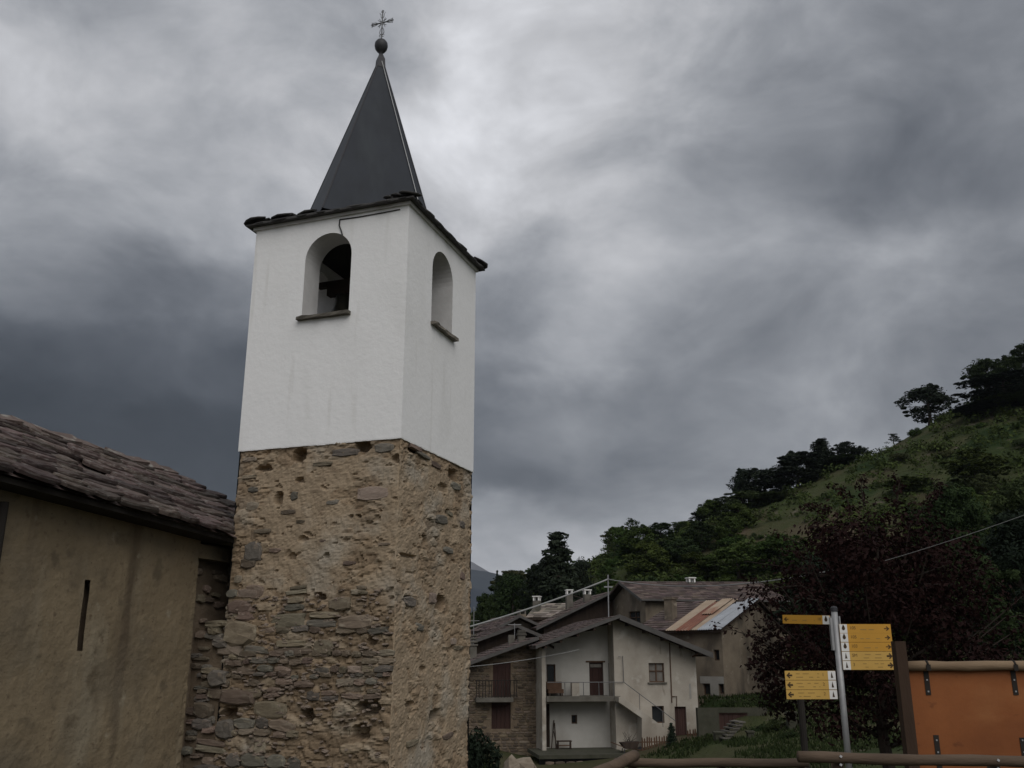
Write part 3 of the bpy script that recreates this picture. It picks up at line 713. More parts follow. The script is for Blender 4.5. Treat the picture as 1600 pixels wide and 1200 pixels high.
# ------------------------------------------------------------------ signpost, notice panel and log fence
P = Thing('signpost', 'galvanised hiking signpost carrying nine yellow arrow boards', 'signpost', 4.22, 12.5, gz(4.22, 12.5))
def pl(px, py, y=0.): return P.hit(px, py, y)
P.part('pole', MB().tube([(0, 0, P.base - .3), (0, 0, .59)], .04, 14), 'galvanised', smooth=True)
P.part('pole_cap', MB().lathe([(.044, .55), (.044, .60), (.03, .615), (.0, .62)], (0, 0, 0), 14), 'dark_metal')
bx_, bz_ = pl(1300, 965); P.part('bracket', MB().box(-.075, -.045, -.03, .03, pl(1300, 1016)[1], bz_).box(.045, .06, -.03, .03, pl(1312, 1047)[1], pl(1306, 963)[1]), 'galvanised')
def text_mesh(s, size):
    cu = bpy.data.curves.new('lettering', 'FONT'); cu.body = s; cu.size = size; cu.extrude = .0008; cu.align_y = 'CENTER'
    ob = bpy.data.objects.new('tmp', cu); COL.objects.link(ob); dg = bpy.context.evaluated_depsgraph_get()
    me = bpy.data.meshes.new_from_object(ob.evaluated_get(dg)); bpy.data.objects.remove(ob); me.materials.clear(); me.materials.append(MATS['sign_ink']); return me
def arrow(mb, cx, cz, L, sgn, y, bold):
    h = L * (.5 if bold else .42); t = .011 if bold else .005
    f = lambda a, b: (cx + sgn * a, y, cz + b)
    if bold:
        mb.prism([f(L/2, 0), f(.0, h), f(-.012, h*.62), f(.012, t), f(-L/2, t), f(-L/2, -t), f(.012, -t), f(-.012, -h*.62), f(0, -h)], (0, -.0015, 0))
    else:
        mb.prism([f(-L/2, t), f(L/2 - .02, t), f(L/2 - .045, h - .012), f(L/2 - .038, h), f(L/2, 0), f(L/2 - .038, -h), f(L/2 - .045, -h + .012), f(L/2 - .02, -t), f(-L/2, -t)], (0, -.0015, 0))
def board(x0, x1, z0, z1, arrow_right, material, bold, txt, parent=None, y=-.05):
    bd = P.part('sign_board', MB().box(x0, x1, y, y + .012, z0, z1), material, parent)
    wdt = .1; wx0, wx1 = (x0, x0 + wdt) if arrow_right else (x1 - wdt, x1); zc = (z0 + z1) / 2; hh = (z1 - z0)
    P.part('symbol_panel', MB().box(wx0 + .001, wx1 - .001, y - .002, y, z0 + .002, z1 - .002), 'sign_white', bd)
    c = (wx0 + wx1) / 2; sy = MB()
    if bold: sy.prism([(c - .014, y - .0025, zc - .03), (c + .016, y - .0025, zc - .03), (c + .006, y - .0025, zc + .01), (c, y - .0025, zc + .042), (c - .008, y - .0025, zc + .01)], (0, -.0015, 0))
    else: sy.prism([(c + .022 * math.cos(k * .785), y - .0025, zc + .004 + .026 * math.sin(k * .785) + (.024 if k == 2 else 0)) for k in range(8)], (0, -.0015, 0))
    P.part('symbol', sy, 'sign_ink', bd)
    am = MB(); ax = x1 - .055 if arrow_right else x0 + .055; arrow(am, ax, zc, .075 if bold else .07, 1 if arrow_right else -1, y - .001, bold); P.part('arrow', am, 'sign_ink', bd)
    if txt:
        tx = wx1 + .03 if arrow_right else wx0 - .075
        P.piece('lettering', text_mesh(txt, .055), bd, (tx, y - .0015, zc + .008), (rad(90), 0, 0)).data.materials[0] = MATS['sign_number']
    dm = MB(); a, b = (wx1 + .15, x1 - .13) if arrow_right else (x0 + .13, wx0 - .11)
    for zz in ((zc - .022, zc + .02) if bold else (zc - .012,)):
        xx = a + rs.uniform(0, .05)
        while xx < b:
            l = rs.uniform(.03, .09); dm.box(xx, min(xx + l, b), y - .0016, y - .0002, zz - .005, zz + .005); xx += l + rs.uniform(.012, .12)
    P.part('faded_lettering', dm, 'sign_text', bd, kind='stuff')
x0, zt = pl(1311, 975, -.05); x1, _ = pl(1391, 973, -.05); _, zb = pl(1317, 1047, -.05); hh = (zt - zb) / 5
for i, (m_, bold, tx) in enumerate([('sign_yellow', 0, '105'), ('sign_yellow', 0, '105'), ('sign_yellow', 0, '103'), ('sign_pale_yellow', 1, 'SM'), ('sign_pale_yellow', 1, '3')]):
    board(x0, x1, zt - hh * (i + 1) + (.0 if i == 0 else .003), zt - hh * i - .001, True, m_, bold, tx)
x0, zt = pl(1226, 1048, -.05); x1, _ = pl(1305, 1048, -.05); _, zb = pl(1230, 1093, -.05); hh = (zt - zb) / 3
for i in range(3): board(x0, x1, zt - hh * (i + 1) + .004, zt - hh * i - .001, False, 'sign_pale_yellow', 1, ['1', '2', '2'][i])
# the single board at the top points away to the left
turn = link('turned_arm', MB().box(-.06, -.03, -.02, .02, -.055, .055).mesh('turned_arm', 'galvanised'), P.root, (0, 0, pl(1296, 969)[1] - P.base), (0, rad(2.5), rad(-47)))
oldb = P.base; P.base = 0.
board(-.74, -.05, -.057, .057, False, 'sign_yellow', 0, '10', turn); P.base = oldb

N = Thing('notice_panel', 'orange stained wooden panel hung under a pale round log beam', 'panel', 4.62, 11.5, gz(4.62, 11.5))
pxz = lambda px, py, y=0.: N.hit(px, py, y)
N.part('post', MB().box(-.07, .055, -.06, .07, N.base - .4, pxz(1405, 1002)[1]), 'post_wood')
ze = pxz(1500, 1039)[1]; zl = pxz(1430, 1041)[1]
N.part('post', MB().box(2.45, 2.58, -.06, .07, N.base - .4, pxz(1405, 1002)[1]), 'post_wood')
N.part('beam', MB().tube([(.055 + .05 * 0 + i * .24, .005 * math.sin(i * 2.), zl + .001 * i + .004 * math.sin(i * 1.7)) for i in range(11)], [.058 + .004 * math.sin(i * 2.3) for i in range(11)], 14), 'log_wood', smooth=True)
N.part('board_panel', MB().box(.06, 2.44, .03, .055, -1.55, zl - .045), 'orange_panel')
for (px, pa, pb) in ((1443, 1031, 1086), (1579, 1031, 1086), (1461, 1149, 1200), (1596, 1153, 1200)):
    x, za = pxz(px + 4, pa, -.02); _, zb_ = pxz(px + 4, pb, .02); mb = MB()
    if pa < 1100:
        mb.tube([(x, -.062, zl + .02), (x, -.03, zl + .058), (x, .03, zl + .06)], .014, 6); mb.box(x - .026, x + .026, -.066, -.060, zl - .05, zl + .02)
    st = N.part('strap', mb.box(x - .03, x + .03, .022, .0285, zb_, zl - .05 if pa < 1100 else za), 'interior_dark')
    for k in range(3):
        zq = zb_ + .04 + k * .13
        N.part('bolt', MB().lathe([(.012, 0), (.012, .004), (.004, .008)], (0, 0, 0), 8).mesh and MB().obox((x, .02, zq), (.018, .006, .018), Matrix.Identity(3)), 'galvanised', st)

FR = Thing('log_fence', 'near round log fence rail in front of the orange panel', 'fence', at(1247, 1183, 9.6).x, 9.6, gz(3, 9.6) - .1)
def logpts(p, q, n=14, a=.005): return [Vector(p).lerp(Vector(q), i / n) + Vector((0, a * math.sin(i * 1.3), a * math.sin(i * .9 + 1))) for i in range(n + 1)]
xa, za = FR.hit(1247, 1183); xb, zb = FR.hit(1600, 1192)
FR.part('rail', MB().tube(logpts((xa, 0, za), (xb + 1.2, 0, zb - .015)), [.052 + .003 * math.sin(i * 2.1) for i in range(15)], 14), 'fence_log', smooth=True)
FR.part('rail', MB().tube(logpts((xa + .05, .02, za - .42), (xb + 1.2, .02, zb - .43)), .05, 12), 'fence_log', smooth=True)
for px in (1314, 1560):
    x, _ = FR.hit(px, 1185)
    FR.part('post', MB().tube([(x, .12, FR.base), (x, .12, za - .03)], .06, 12), 'fence_log', smooth=True)
    for py in (1182, 1195):
        x2, z2 = FR.hit(px, py + (6 if px > 1500 else 0), -.055); FR.part('bolt', MB().obox((x2, -.053, z2), (.02, .014, .02), Matrix.Rotation(.6, 3, 'Y')), 'cable')
FL = Thing('log_fence', 'farther round log fence rail with a slanting end log', 'fence', at(985, 1190, 11).x, 11.0, gz(2, 11))
xa, za = FL.hit(960, 1192); xb, zb = FL.hit(1262, 1192)
FL.part('rail', MB().tube(logpts((xa, 0, za), (xb, 0, zb)), .047, 12), 'fence_log', smooth=True)
FL.part('rail', MB().tube(logpts((xa, 0, za - .36), (xb, 0, zb - .36)), .045, 12), 'fence_log', smooth=True)
for px in (990, 1130, 1255):
    x, _ = FL.hit(px, 1190); FL.part('post', MB().tube([(x, .1, FL.base - .2), (x, .1, za - .02)], .055, 10), 'fence_log', smooth=True)
p1 = at(992, 1181, 10.9) - Vector((FL.O.x, FL.O.y, 0)); p0 = at(925, 1212, 10.0) - Vector((FL.O.x, FL.O.y, 0))
FL.part('slanting_log', MB().tube(logpts(p0, p1, 8, .006), .06, 12), 'fence_log', smooth=True)
# dark slim post standing in the grass behind the lower boards
q = at(1258, 1178, 16.); h_ = at(1252, 1085, 16.).z
solo('dark_post', MB().tube([(0, 0, gz(q.x, 16) - .2), (0, 0, h_)], .055, 10), 'interior_dark', 'slim dark wooden post in the grass behind the left yellow boards', 'post', X=q.x, Y=16., base=0.)

# ------------------------------------------------------------------ foliage
def leaf_cloud(mb, blobs, per, size, rng, flat=1.0, droop=0.):
    for (c, r_) in blobs:
        n = int(per * (r_ if per > 200 else 1)) if False else per
        for k in range(n):
            d = Vector((rng.gauss(0, 1), rng.gauss(0, 1), rng.gauss(0, 1))).normalized()
            p = Vector(c) + Vector((d.x, d.y, d.z * flat)) * r_ * (.45 + .6 * rng.random() ** .6)
            s = size * rng.uniform(.6, 1.35)
            nrm = (d + Vector((rng.uniform(-1, 1), rng.uniform(-1, 1), rng.uniform(-.3, 1.2)))).normalized()
            a = nrm.orthogonal().normalized(); a = (Matrix.Rotation(rng.uniform(0, 6.28), 3, nrm) @ a); b = nrm.cross(a)
            o = len(mb.V); k1 = rng.uniform(.35, .6)
            mb.V += [tuple(p - a * s), tuple(p - b * s * k1 + nrm * s * .12), tuple(p + a * s), tuple(p + b * s * k1 + nrm * s * .12)]
            mb.F.append((o, o + 1, o + 2)); mb.F.append((o, o + 2, o + 3))
def limbs(mb, top, r0, rng, n=7, spread=2.6, start=.35, up=.45):
    pts = []; x = y = 0.
    for i in range(7):
        t = i / 6; pts.append(Vector((x, y, top * t))); x += rng.uniform(-.06, .06) * top * .35; y += rng.uniform(-.06, .06) * top * .35
    mb.tube(pts, [r0 * (1.25 if i == 0 else 1 - .13 * i) for i in range(7)], 8)
    for k in range(n):
        t = start + (1 - start) * (k + .5) / n * .92; i = int(t * 6); p = pts[i].lerp(pts[min(6, i + 1)], t * 6 - i); a = k * 2.4 + rng.uniform(-.4, .4); L = spread * (1.15 - t * .75) * rng.uniform(.75, 1.15)
        e = p + Vector((math.cos(a) * L, math.sin(a) * L, L * up)); mid = p.lerp(e, .5) + Vector((0, 0, L * .08))
        mb.tube([p, mid, e], [r0 * .45 * (1.1 - t * .6), r0 * .28 * (1.1 - t * .6), r0 * .08], 5)
def tmpl(kind, seed):
    """10 m tall template: crown mesh, trunk mesh"""
    g = random.Random(seed); cr = MB(); tr = MB(); bl = []
    if kind == 'round':
        for k in range(54):
            a = g.uniform(0, 6.28); z = g.uniform(0, 1) ** .8; rr = 2.9 * math.sin(math.pi * (.18 + .78 * z)) ** .7 * math.sqrt(g.uniform(.15, 1)); bl.append(((rr * math.cos(a), rr * math.sin(a), 2.0 + 7.2 * z), g.uniform(.6, 1.25)))
        for k in range(22):
            a = g.uniform(0, 6.28); z = g.uniform(.05, 1.02); rr = 3.1 * math.sin(math.pi * (.18 + .76 * min(z, 1))) ** .7 * g.uniform(.95, 1.2); bl.append(((rr * math.cos(a), rr * math.sin(a), 2.0 + 7.7 * z), g.uniform(.25, .5)))
        if seed >= 15: leaf_cloud(cr, bl, 330, .115, g, .8)
        else: leaf_cloud(cr, bl, 100, .22, g, .8)
        limbs(tr, 8.4, .26, g)
    elif kind == 'conifer':
        z = 1.2
        while z < 9.7:
            R0 = 2.6 * (1 - (z / 10.1)) ** .62 + .10; n = max(4, int(R0 * 5.5))
            for k in range(n):
                a = g.uniform(0, 6.28); L = R0 * g.uniform(.7, 1.12)
                for q in range(3): f = (q + .6) / 3; bl.append(((L * f * math.cos(a), L * f * math.sin(a), z - L * f * .22 + g.uniform(-.1, .1)), .30 + .16 * R0 * .4))
            z += .55
        leaf_cloud(cr, bl, 18, .21, g, .7); limbs(tr, 9.6, .22, g, 10, 2.0, .15, -.1)
    elif kind == 'pine':
        for k in range(34):
            a = g.uniform(0, 6.28); rr = 3.9 * math.sqrt(g.uniform(.02, 1)); z = 6.2 + 2.9 * (1 - (rr / 4.2) ** 2) * g.uniform(.45, 1.) + g.uniform(-.5, .1); bl.append(((rr * math.cos(a), rr * math.sin(a), z), g.uniform(.65, 1.15)))
        for k in range(5): a = g.uniform(0, 6.28); bl.append(((3.2 * math.cos(a), 3.2 * math.sin(a), g.uniform(4., 5.6)), g.uniform(.5, .8)))
        leaf_cloud(cr, bl, 260, .19, g, .66); limbs(tr, 8.2, .30, g, 9, 3.4, .45, .55)
    elif kind == 'loose':
        for k in range(30):
            a = g.uniform(0, 6.28); z = g.uniform(0, 1); rr = (1.9 - 1.2 * z) * math.sqrt(g.uniform(.05, 1)); bl.append(((rr * math.cos(a), rr * math.sin(a), 2.6 + 7.0 * z), g.uniform(.35, .75)))
        leaf_cloud(cr, bl, 52, .19, g, .85); limbs(tr, 9.2, .18, g, 11, 2.0, .2, .6)
    elif kind == 'bush':
        for k in range(22):
            a = g.uniform(0, 6.28); rr = 4.3 * math.sqrt(g.uniform(0, 1)); bl.append(((rr * math.cos(a), rr * math.sin(a), 1.2 + (7.2 - rr * 1.1) * g.uniform(.2, 1)), g.uniform(1.2, 2.2)))
        leaf_cloud(cr, bl, 90, .42, g, .8)
        for k in range(6): a = k * 1.05; tr.tube([(0, 0, -.5), (1.2 * math.cos(a), 1.2 * math.sin(a), 3.), (2.6 * math.cos(a), 2.6 * math.sin(a), 6.)], [.3, .2, .06], 5)
    return cr, tr
LEAF = {'round': 'leaf_dark', 'conifer': 'leaf_conifer', 'pine': 'leaf_conifer', 'loose': 'leaf_dark', 'bush': 'leaf_mid'}
TM = {}
def get_t(kind, var, leafm):
    key = (kind, var, leafm)
    if key not in TM:
        cr, tr = tmpl(kind, hash((kind == 'round', kind == 'pine', kind == 'loose', kind == 'bush')) % 1000 + var if False else {'round': 10, 'conifer': 20, 'pine': 30, 'loose': 40, 'bush': 50}[kind] + var)
        TM[key] = (cr.mesh('crown', leafm), tr.mesh('trunk', 'bark'))
    return TM[key]
def tree(name, label, cat, px, top, wpx, Y, kind, var=0, group=None, leafm=None, X=None, height=None, width=None):
    p = at(px, top, Y) if X is None else Vector((X, Y, 0)); b = gz(p.x, Y) - .3
    h = height or max(2.2, p.z - b); wdt = width or wpx / FPX * Y * 1.05
    nat = {'round': 6.6, 'conifer': 5.2, 'pine': 8.6, 'loose': 4.2, 'bush': 9.5}[kind]
    cm, tm = get_t(kind, var, leafm or LEAF[kind])
    r_ = link(name, None, None, (p.x, Y, b + CZ), (0, 0, R.uniform(0, 6.28)), (wdt / nat, wdt / nat, h / (10. if kind != 'bush' else 8.6))); tag(r_, label, cat, group)
    link('crown', cm, r_); link('trunk', tm, r_); return r_
SKT = [
 ('dark_conifer', 'big dark spreading conifer rising behind the small chimneys', 872, 826, 100, 105, 'conifer', 0, None),
 ('dark_conifer', 'dark conifer shoulder to the left of the big spreading conifer', 846, 872, 62, 108, 'round', 1, 'leaf_conifer'),
 ('dark_conifer', 'dark conifer against the right flank of the big spreading conifer', 905, 868, 48, 112, 'round', 0, 'leaf_conifer'),
 ('leafy_tree', 'round green tree just right of the tower below the far ridge', 800, 893, 58, 120, 'round', 0, 'leaf_dark'),
 ('conifer', 'tiny pointed conifer on the slope by the tower edge', 777, 889, 14, 140, 'conifer', 1, None),
 ('leafy_tree', 'low dark tree beside the tower edge above the roofs', 760, 925, 46, 100, 'round', 1, 'leaf_dark'),
 ('loose_tree', 'thin see-through tree on the skyline right of the big conifer', 952, 827, 26, 150, 'loose', 0, None),
 ('loose_tree', 'taller see-through tree on the skyline with gaps of sky', 988, 810, 38, 150, 'loose', 1, None),
 ('skyline_tree', 'dense low tree on the skyline right of the see-through trees', 1032, 817, 56, 156, 'round', 0, 'leaf_dark'),
 ('dark_tree', 'nearly black round tree below the dense skyline tree', 1040, 846, 46, 140, 'round', 1, 'leaf_conifer'),
 ('skyline_tree', 'round dark bush-like tree standing alone halfway up the skyline', 1111, 784, 54, 166, 'round', 1, 'leaf_conifer'),
 ('skyline_pine', 'flat topped pine at the left of the middle skyline clump', 1166, 729, 54, 168, 'round', 1, 'leaf_conifer'),
 ('skyline_pine', 'broad dark pine in the middle skyline clump', 1192, 731, 80, 164, 'round', 0, 'leaf_conifer'),
 ('hill_tree', 'large dark green tree on the slope under the middle skyline clump', 1165, 768, 90, 152, 'round', 1, 'leaf_dark'),
 ('hill_tree', 'dark green tree next to the bare rocky slope', 1205, 772, 62, 150, 'round', 0, 'leaf_dark'),
 ('skyline_pine', 'ragged pine with a branch reaching right on the upper clump', 1243, 698, 50, 168, 'pine', 1, None),
 ('skyline_conifer', 'spiky topped conifer at the peak of the upper clump', 1281, 684, 66, 168, 'conifer', 0, None),
 ('dark_tree', 'dark tree filling the shade below the spiky conifer', 1262, 708, 110, 164, 'round', 1, 'leaf_conifer'),
 ('skyline_pine', 'small umbrella shaped pine right of the spiky conifer', 1319, 689, 40, 168, 'round', 1, 'leaf_conifer'),
 ('skyline_tree', 'smallest round tree at the right end of the upper clump', 1342, 697, 32, 168, 'round', 0, 'leaf_conifer'),
 ('skyline_shrub', 'little shrub on the bare crest left of the lone pine', 1396, 676, 26, 168, 'loose', 0, None),
 ('lone_pine', 'lone broad crowned pine leaning on the steep crest', 1445, 602, 80, 168, 'round', 1, 'leaf_conifer'),
 ('skyline_tree', 'leafy tree at the left edge of the top right wood', 1534, 559, 62, 166, 'round', 0, 'leaf_dark'),
 ('skyline_tree', 'small tree notch on the crest of the top right wood', 1572, 556, 50, 168, 'round', 1, 'leaf_dark'),
 ('skyline_tree', 'highest tree at the right edge of the photo', 1600, 534, 60, 168, 'round', 0, 'leaf_dark'),
 ('hill_tree', 'dark tree massed below the crest of the top right wood', 1560, 585, 120, 156, 'round', 1, 'leaf_conifer'),
 ('hill_tree', 'dark tree at the right edge below the top right wood', 1606, 600, 80, 150, 'round', 0, 'leaf_conifer'),
 ('hill_tree', 'wide dark tree on the slope under the spiky conifer', 1240, 728, 90, 160, 'round', 0, 'leaf_conifer'),
 ('hill_tree', 'dark tree under the small umbrella shaped pine', 1312, 712, 76, 162, 'round', 1, 'leaf_dark'),
 ('hill_tree', 'dark tree on the slope below the round skyline tree', 1120, 806, 76, 156, 'round', 0, 'leaf_dark'),
 ('hill_tree', 'green tree between the see-through trees and the round skyline tree', 1072, 830, 56, 158, 'round', 1, 'leaf_mid'),
 ('hill_tree', 'dark tree massed behind the long slate roof ridge', 1000, 846, 70, 140, 'round', 0, 'leaf_dark'),
 ('hill_tree', 'green tree low on the slope over the slate roof chimney', 1085, 862, 70, 122, 'round', 1, 'leaf_mid'),
 ('hill_tree', 'green tree low on the slope over the rusty roof', 1150, 850, 90, 118, 'round', 0, 'leaf_mid'),
 ('hill_tree', 'bright green tree low on the slope beside the plum crown', 1215, 830, 80, 116, 'round', 1, 'leaf_mid'),
 ('hill_tree', 'dark tree filling the right wood below the small notch tree', 1545, 630, 110, 150, 'round', 0, 'leaf_conifer'),
 ('hill_tree', 'dark tree at the lower right edge of the top right wood', 1605, 650, 120, 145, 'round', 1, 'leaf_dark'),
 ('hill_tree', 'green tree on the open slope above the plum crown', 1420, 745, 70, 130, 'round', 0, 'leaf_mid'),
 ('hill_tree', 'green tree at the foot of the top right wood', 1520, 700, 90, 125, 'round', 1, 'leaf_mid'),
]
for i_, (nm, lb, px, top, wpx, Y, kind, var, lm) in enumerate(SKT): tree(nm, lb, 'tree', px, top, wpx, Y, kind, i_ % 4 if kind == 'round' else var, None, lm)
rb_ = random.Random(23); nb = 0
while nb < 215:
    Y = rb_.uniform(78, 166); px = rb_.uniform(770, 1640); X = at(px, 800, Y).x
    dens = fbm(X * .035, Y * .035, 77.)
    bare = smooth((px - 1180) / 60) * smooth((1450 - px) / 80) * smooth((Y - 118) / 20)
    if dens < -.15 + .35 * bare or (bare > .5 and rb_.random() < .55): continue
    big = rb_.random() < .28 and bare < .3; h = rb_.uniform(2.5, 4.5) if big else rb_.uniform(1.0, 2.3)
    lm = rb_.choice(['leaf_mid', 'leaf_mid', 'leaf_dark', 'leaf_olive'])
    tree('hillside_bush', 'low green bush on the slope behind the village roofs', 'bush', 0, 0, 0, Y, 'round' if big else 'bush', rb_.randint(0, 1), 'bushes scattered over the hillside', lm, X=X, height=h * (1.25 if big else 1), width=h * rb_.uniform(1.0, 1.7)); nb += 1
# low scrub covering the slope between the bushes: one mass
sc_ = MB(); k = 0
while k < 2600:
    Y = rb_.uniform(76, 168); px = rb_.uniform(760, 1650); X = at(px, 800, Y).x
    dn = fbm(X * .045 + 9, Y * .045, 31.); bare = smooth((px - 1190) / 50) * smooth((1500 - px) / 60) * smooth((Y - 122) / 18)
    k += 1
    if dn < -.55 + .55 * bare or (bare > .4 and rb_.random() < .5): continue
    leaf_cloud(sc_, [((X, Y, gz(X, Y) + rb_.uniform(.1, .5)), rb_.uniform(.7, 1.7))], 40, .30, rb_, .75)
so_ = link('hillside_scrub', sc_.mesh('hillside_scrub', 'scrub_leaf'), None, (0, 0, CZ)); tag(so_, 'dense low scrub covering the hillside', 'scrub', kind='stuff')
# dark leafy trees on the near slope at the right of the photo
for (lb, px, top, wpx, Y, k, lm) in [('dark green tree behind the plum crown at the right edge', 1590, 800, 190, 48, 0, 'leaf_conifer'), ('dark green tree behind the plum crown over the orange panel', 1490, 850, 170, 44, 1, 'leaf_dark'),
        ('green tree on the near slope above the plum crown', 1480, 760, 150, 70, 0, 'leaf_dark'), ('green tree on the near slope at the right edge above the dark tree', 1600, 740, 150, 74, 1, 'leaf_dark'),
        ('dark tree behind the left part of the plum crown', 1290, 860, 150, 62, 0, 'leaf_conifer')]:
    tree('slope_tree', lb, 'tree', px, top, wpx, Y, 'round', 5 + k, None, lm)
for i, (px, Y, h, wd) in enumerate([(1103, 55.5, .8, 1.2), (1122, 56.5, .6, 1.1), (1150, 56, .7, 1.4), (1180, 56, .8, 1.5), (1205, 54, .9, 1.3), (1100, 49, .8, 1.0), (1190, 50, .7, 1.2), (1215, 48, 1.0, 1.3), (1075, 50, .5, .9), (1150, 44, .4, .9), (1235, 44, .8, 1.2)]):
    tree('garden_weeds', 'dark weeds growing round the cellar front and garden steps', 'weeds', 0, 0, 0, Y, 'bush', i % 2, 'weeds in the garden', 'leaf_dark', X=at(px, 1120, Y).x, height=h, width=wd)
# the purple-leaved plum behind the signs
PT = at(1385, 1178, 21.); pb = gz(PT.x, 21.); g = random.Random(4); cr = MB(); tr = MB()
tr.tube([(0, 0, -.2), (.03, 0, .5), (-.02, .05, 1.15), (.06, .1, 1.9), (.1, .1, 3.0), (.3, .2, 4.4), (.4, .2, 5.6)], [.17, .13, .12, .11, .085, .06, .02], 9)
ends = []
for k in range(22):
    t = .9 + 3.6 * (k / 21); a = k * 2.4; L = (2.9 - .45 * (t - .9)) * g.uniform(.7, 1.1)
    e = Vector((.2 + math.cos(a) * L, math.sin(a) * L * .85, t + L * g.uniform(.25, .5))); tr.tube([(.05, .08, t), ((.05 + e.x) / 2, e.y / 2, t + (e.z - t) * .6), e], [.05, .032, .01], 5); ends.append(e)
blobs = []
for e in ends:
    blobs.append((e, g.uniform(.45, .8)))
    for f in (.45, .7): blobs.append((Vector((.05, .08, e.z - 1)).lerp(e, f) + Vector((g.uniform(-.3, .3), g.uniform(-.3, .3), g.uniform(-.1, .4))), g.uniform(.5, .85)))
for k in range(44):
    a = g.uniform(0, 6.28); zt_ = g.uniform(0, 1); rr = 2.9 * math.sin(math.pi * (.22 + .70 * zt_)) ** .8 * math.sqrt(g.uniform(.1, 1)); blobs.append((Vector((.15 + rr * math.cos(a), rr * .85 * math.sin(a), 1.35 + 4.3 * zt_)), g.uniform(.45, .85)))
leaf_cloud(cr, blobs, 235, .062, g, .85)
for k in range(46):
    a = g.uniform(0, 6.28); zt_ = g.uniform(.1, 1); rr = 2.7 * math.sin(math.pi * (.22 + .70 * zt_)) ** .8; p_ = Vector((.15 + rr * math.cos(a), rr * .85 * math.sin(a), 1.3 + 4.3 * zt_)); q_ = p_ + Vector((math.cos(a) * g.uniform(.3, .9), math.sin(a) * g.uniform(.3, .8), g.uniform(-.15, .7)))
    tr.tube([p_ * .8 + Vector((0, 0, .3)), p_, q_], [.016, .011, .004], 4)
    for m_ in range(9): leaf_cloud(cr, [(p_.lerp(q_, g.random()), .12)], 4, .055, g)
# loose sprays hanging out to the left in front of the pale wall
def spray(pts):
    w_ = [at(px, py, 20.6) - Vector((PT.x, 21., pb)) for px, py in pts]
    tr.tube(w_, [.022 - .016 * i / (len(w_) - 1) for i in range(len(w_))], 5)
    for a, b in zip(w_, w_[1:]):
        n = int((b - a).length * 46)
        for k in range(n): leaf_cloud(cr, [(a.lerp(b, g.random()) , .13)], 3, .05, g)
spray([(1290,960),(1240,970),(1205,985),(1185,1000),(1178,1030)]); spray([(1270,1000),(1225,1005),(1195,1025),(1165,1040)]); spray([(1275,1020),(1235,1035),(1205,1045),(1185,1058)])
spray([(1300,930),(1250,915),(1215,918),(1195,925),(1180,932)]); spray([(1300,900),(1260,895),(1225,900)]); spray([(1280,980),(1240,995),(1215,1010),(1200,1040)]); spray([(1300,800),(1270,790),(1250,795)])
spray([(1330,800),(1320,770),(1300,760)]); spray([(1400,790),(1405,755),(1395,740)]); spray([(1350,790),(1345,760),(1352,742)]); spray([(1450,790),(1470,765),(1465,748)])
pr_ = link('plum_tree', None, None, (PT.x, 21., pb + CZ)); tag(pr_, 'dark purple-leaved plum tree spreading behind the yellow signs', 'tree')
link('crown', cr.mesh('crown', 'plum_leaf'), pr_); link('trunk', tr.mesh('trunk', 'bark'), pr_)
# dark shrub at the foot of the tower
bq = at(752, 1200, 33.); tree('evergreen_shrub', 'dark evergreen shrub at the tower foot before the stone house', 'shrub', 0, 0, 0, 33., 'bush', 0, None, 'leaf_conifer', X=bq.x - .2, height=at(752, 1118, 33).z - gz(bq.x, 33.) + .2, width=1.6)
cq = at(1050, 1160, 52.); tree('young_conifer', 'small pointed conifer beside the picket fence', 'tree', 0, 0, 0, 52., 'conifer', 1, None, None, X=cq.x, height=at(1050, 1128, 52).z - gz(cq.x, 52.) + .3, width=.8)

# ------------------------------------------------------------------ village houses
def wall(mb, x0, x1, z0, zt, ops, f, th, xb=()):
    """wall panel with rectangular openings (a0,a1,b0,b1); zt(x) is its top; f(x, depth, z) -> point"""
    xs = sorted(set([x0, x1] + [v for o in ops for v in o[:2]] + list(xb))); zs = sorted(set([z0] + [v for o in ops for v in o[2:]]))
    xs = [x for x in xs if x0 <= x <= x1]
    for a, b in zip(xs, xs[1:]):
        for k, lo in enumerate(zs):
            last = k == len(zs) - 1
            ha, hb = (zt(a), zt(b)) if last else (zs[k + 1], zs[k + 1])
            if any(o[0] <= a + 1e-6 and b <= o[1] + 1e-6 and o[2] <= lo + 1e-6 and not last and zs[k + 1] <= o[3] + 1e-6 for o in ops): continue
            for d in (0, th):
                p = [f(a, d, lo), f(b, d, lo), f(b, d, hb), f(a, d, ha)]; mb.add(p if d == 0 else p[::-1], [(0, 1, 2, 3)])
    for a0, a1, b0, b1 in ops:
        c = [(a0, b0), (a1, b0), (a1, b1), (a0, b1)]
        for k in range(4):
            (xa, za), (xb_, zb_) = c[k], c[(k + 1) % 4]; mb.add([f(xa, 0, za), f(xa, th, za), f(xb_, th, zb_), f(xb_, 0, zb_)], [(0, 1, 2, 3)])
    for x in (x0, x1): mb.add([f(x, 0, z0), f(x, th, z0), f(x, th, zt(x)), f(x, 0, zt(x))], [(0, 1, 2, 3)])
def tones(mb, n0, t):
    if mb.C is None: mb.C = []
    mb.C += [t] * (len(mb.V) - len(mb.C))
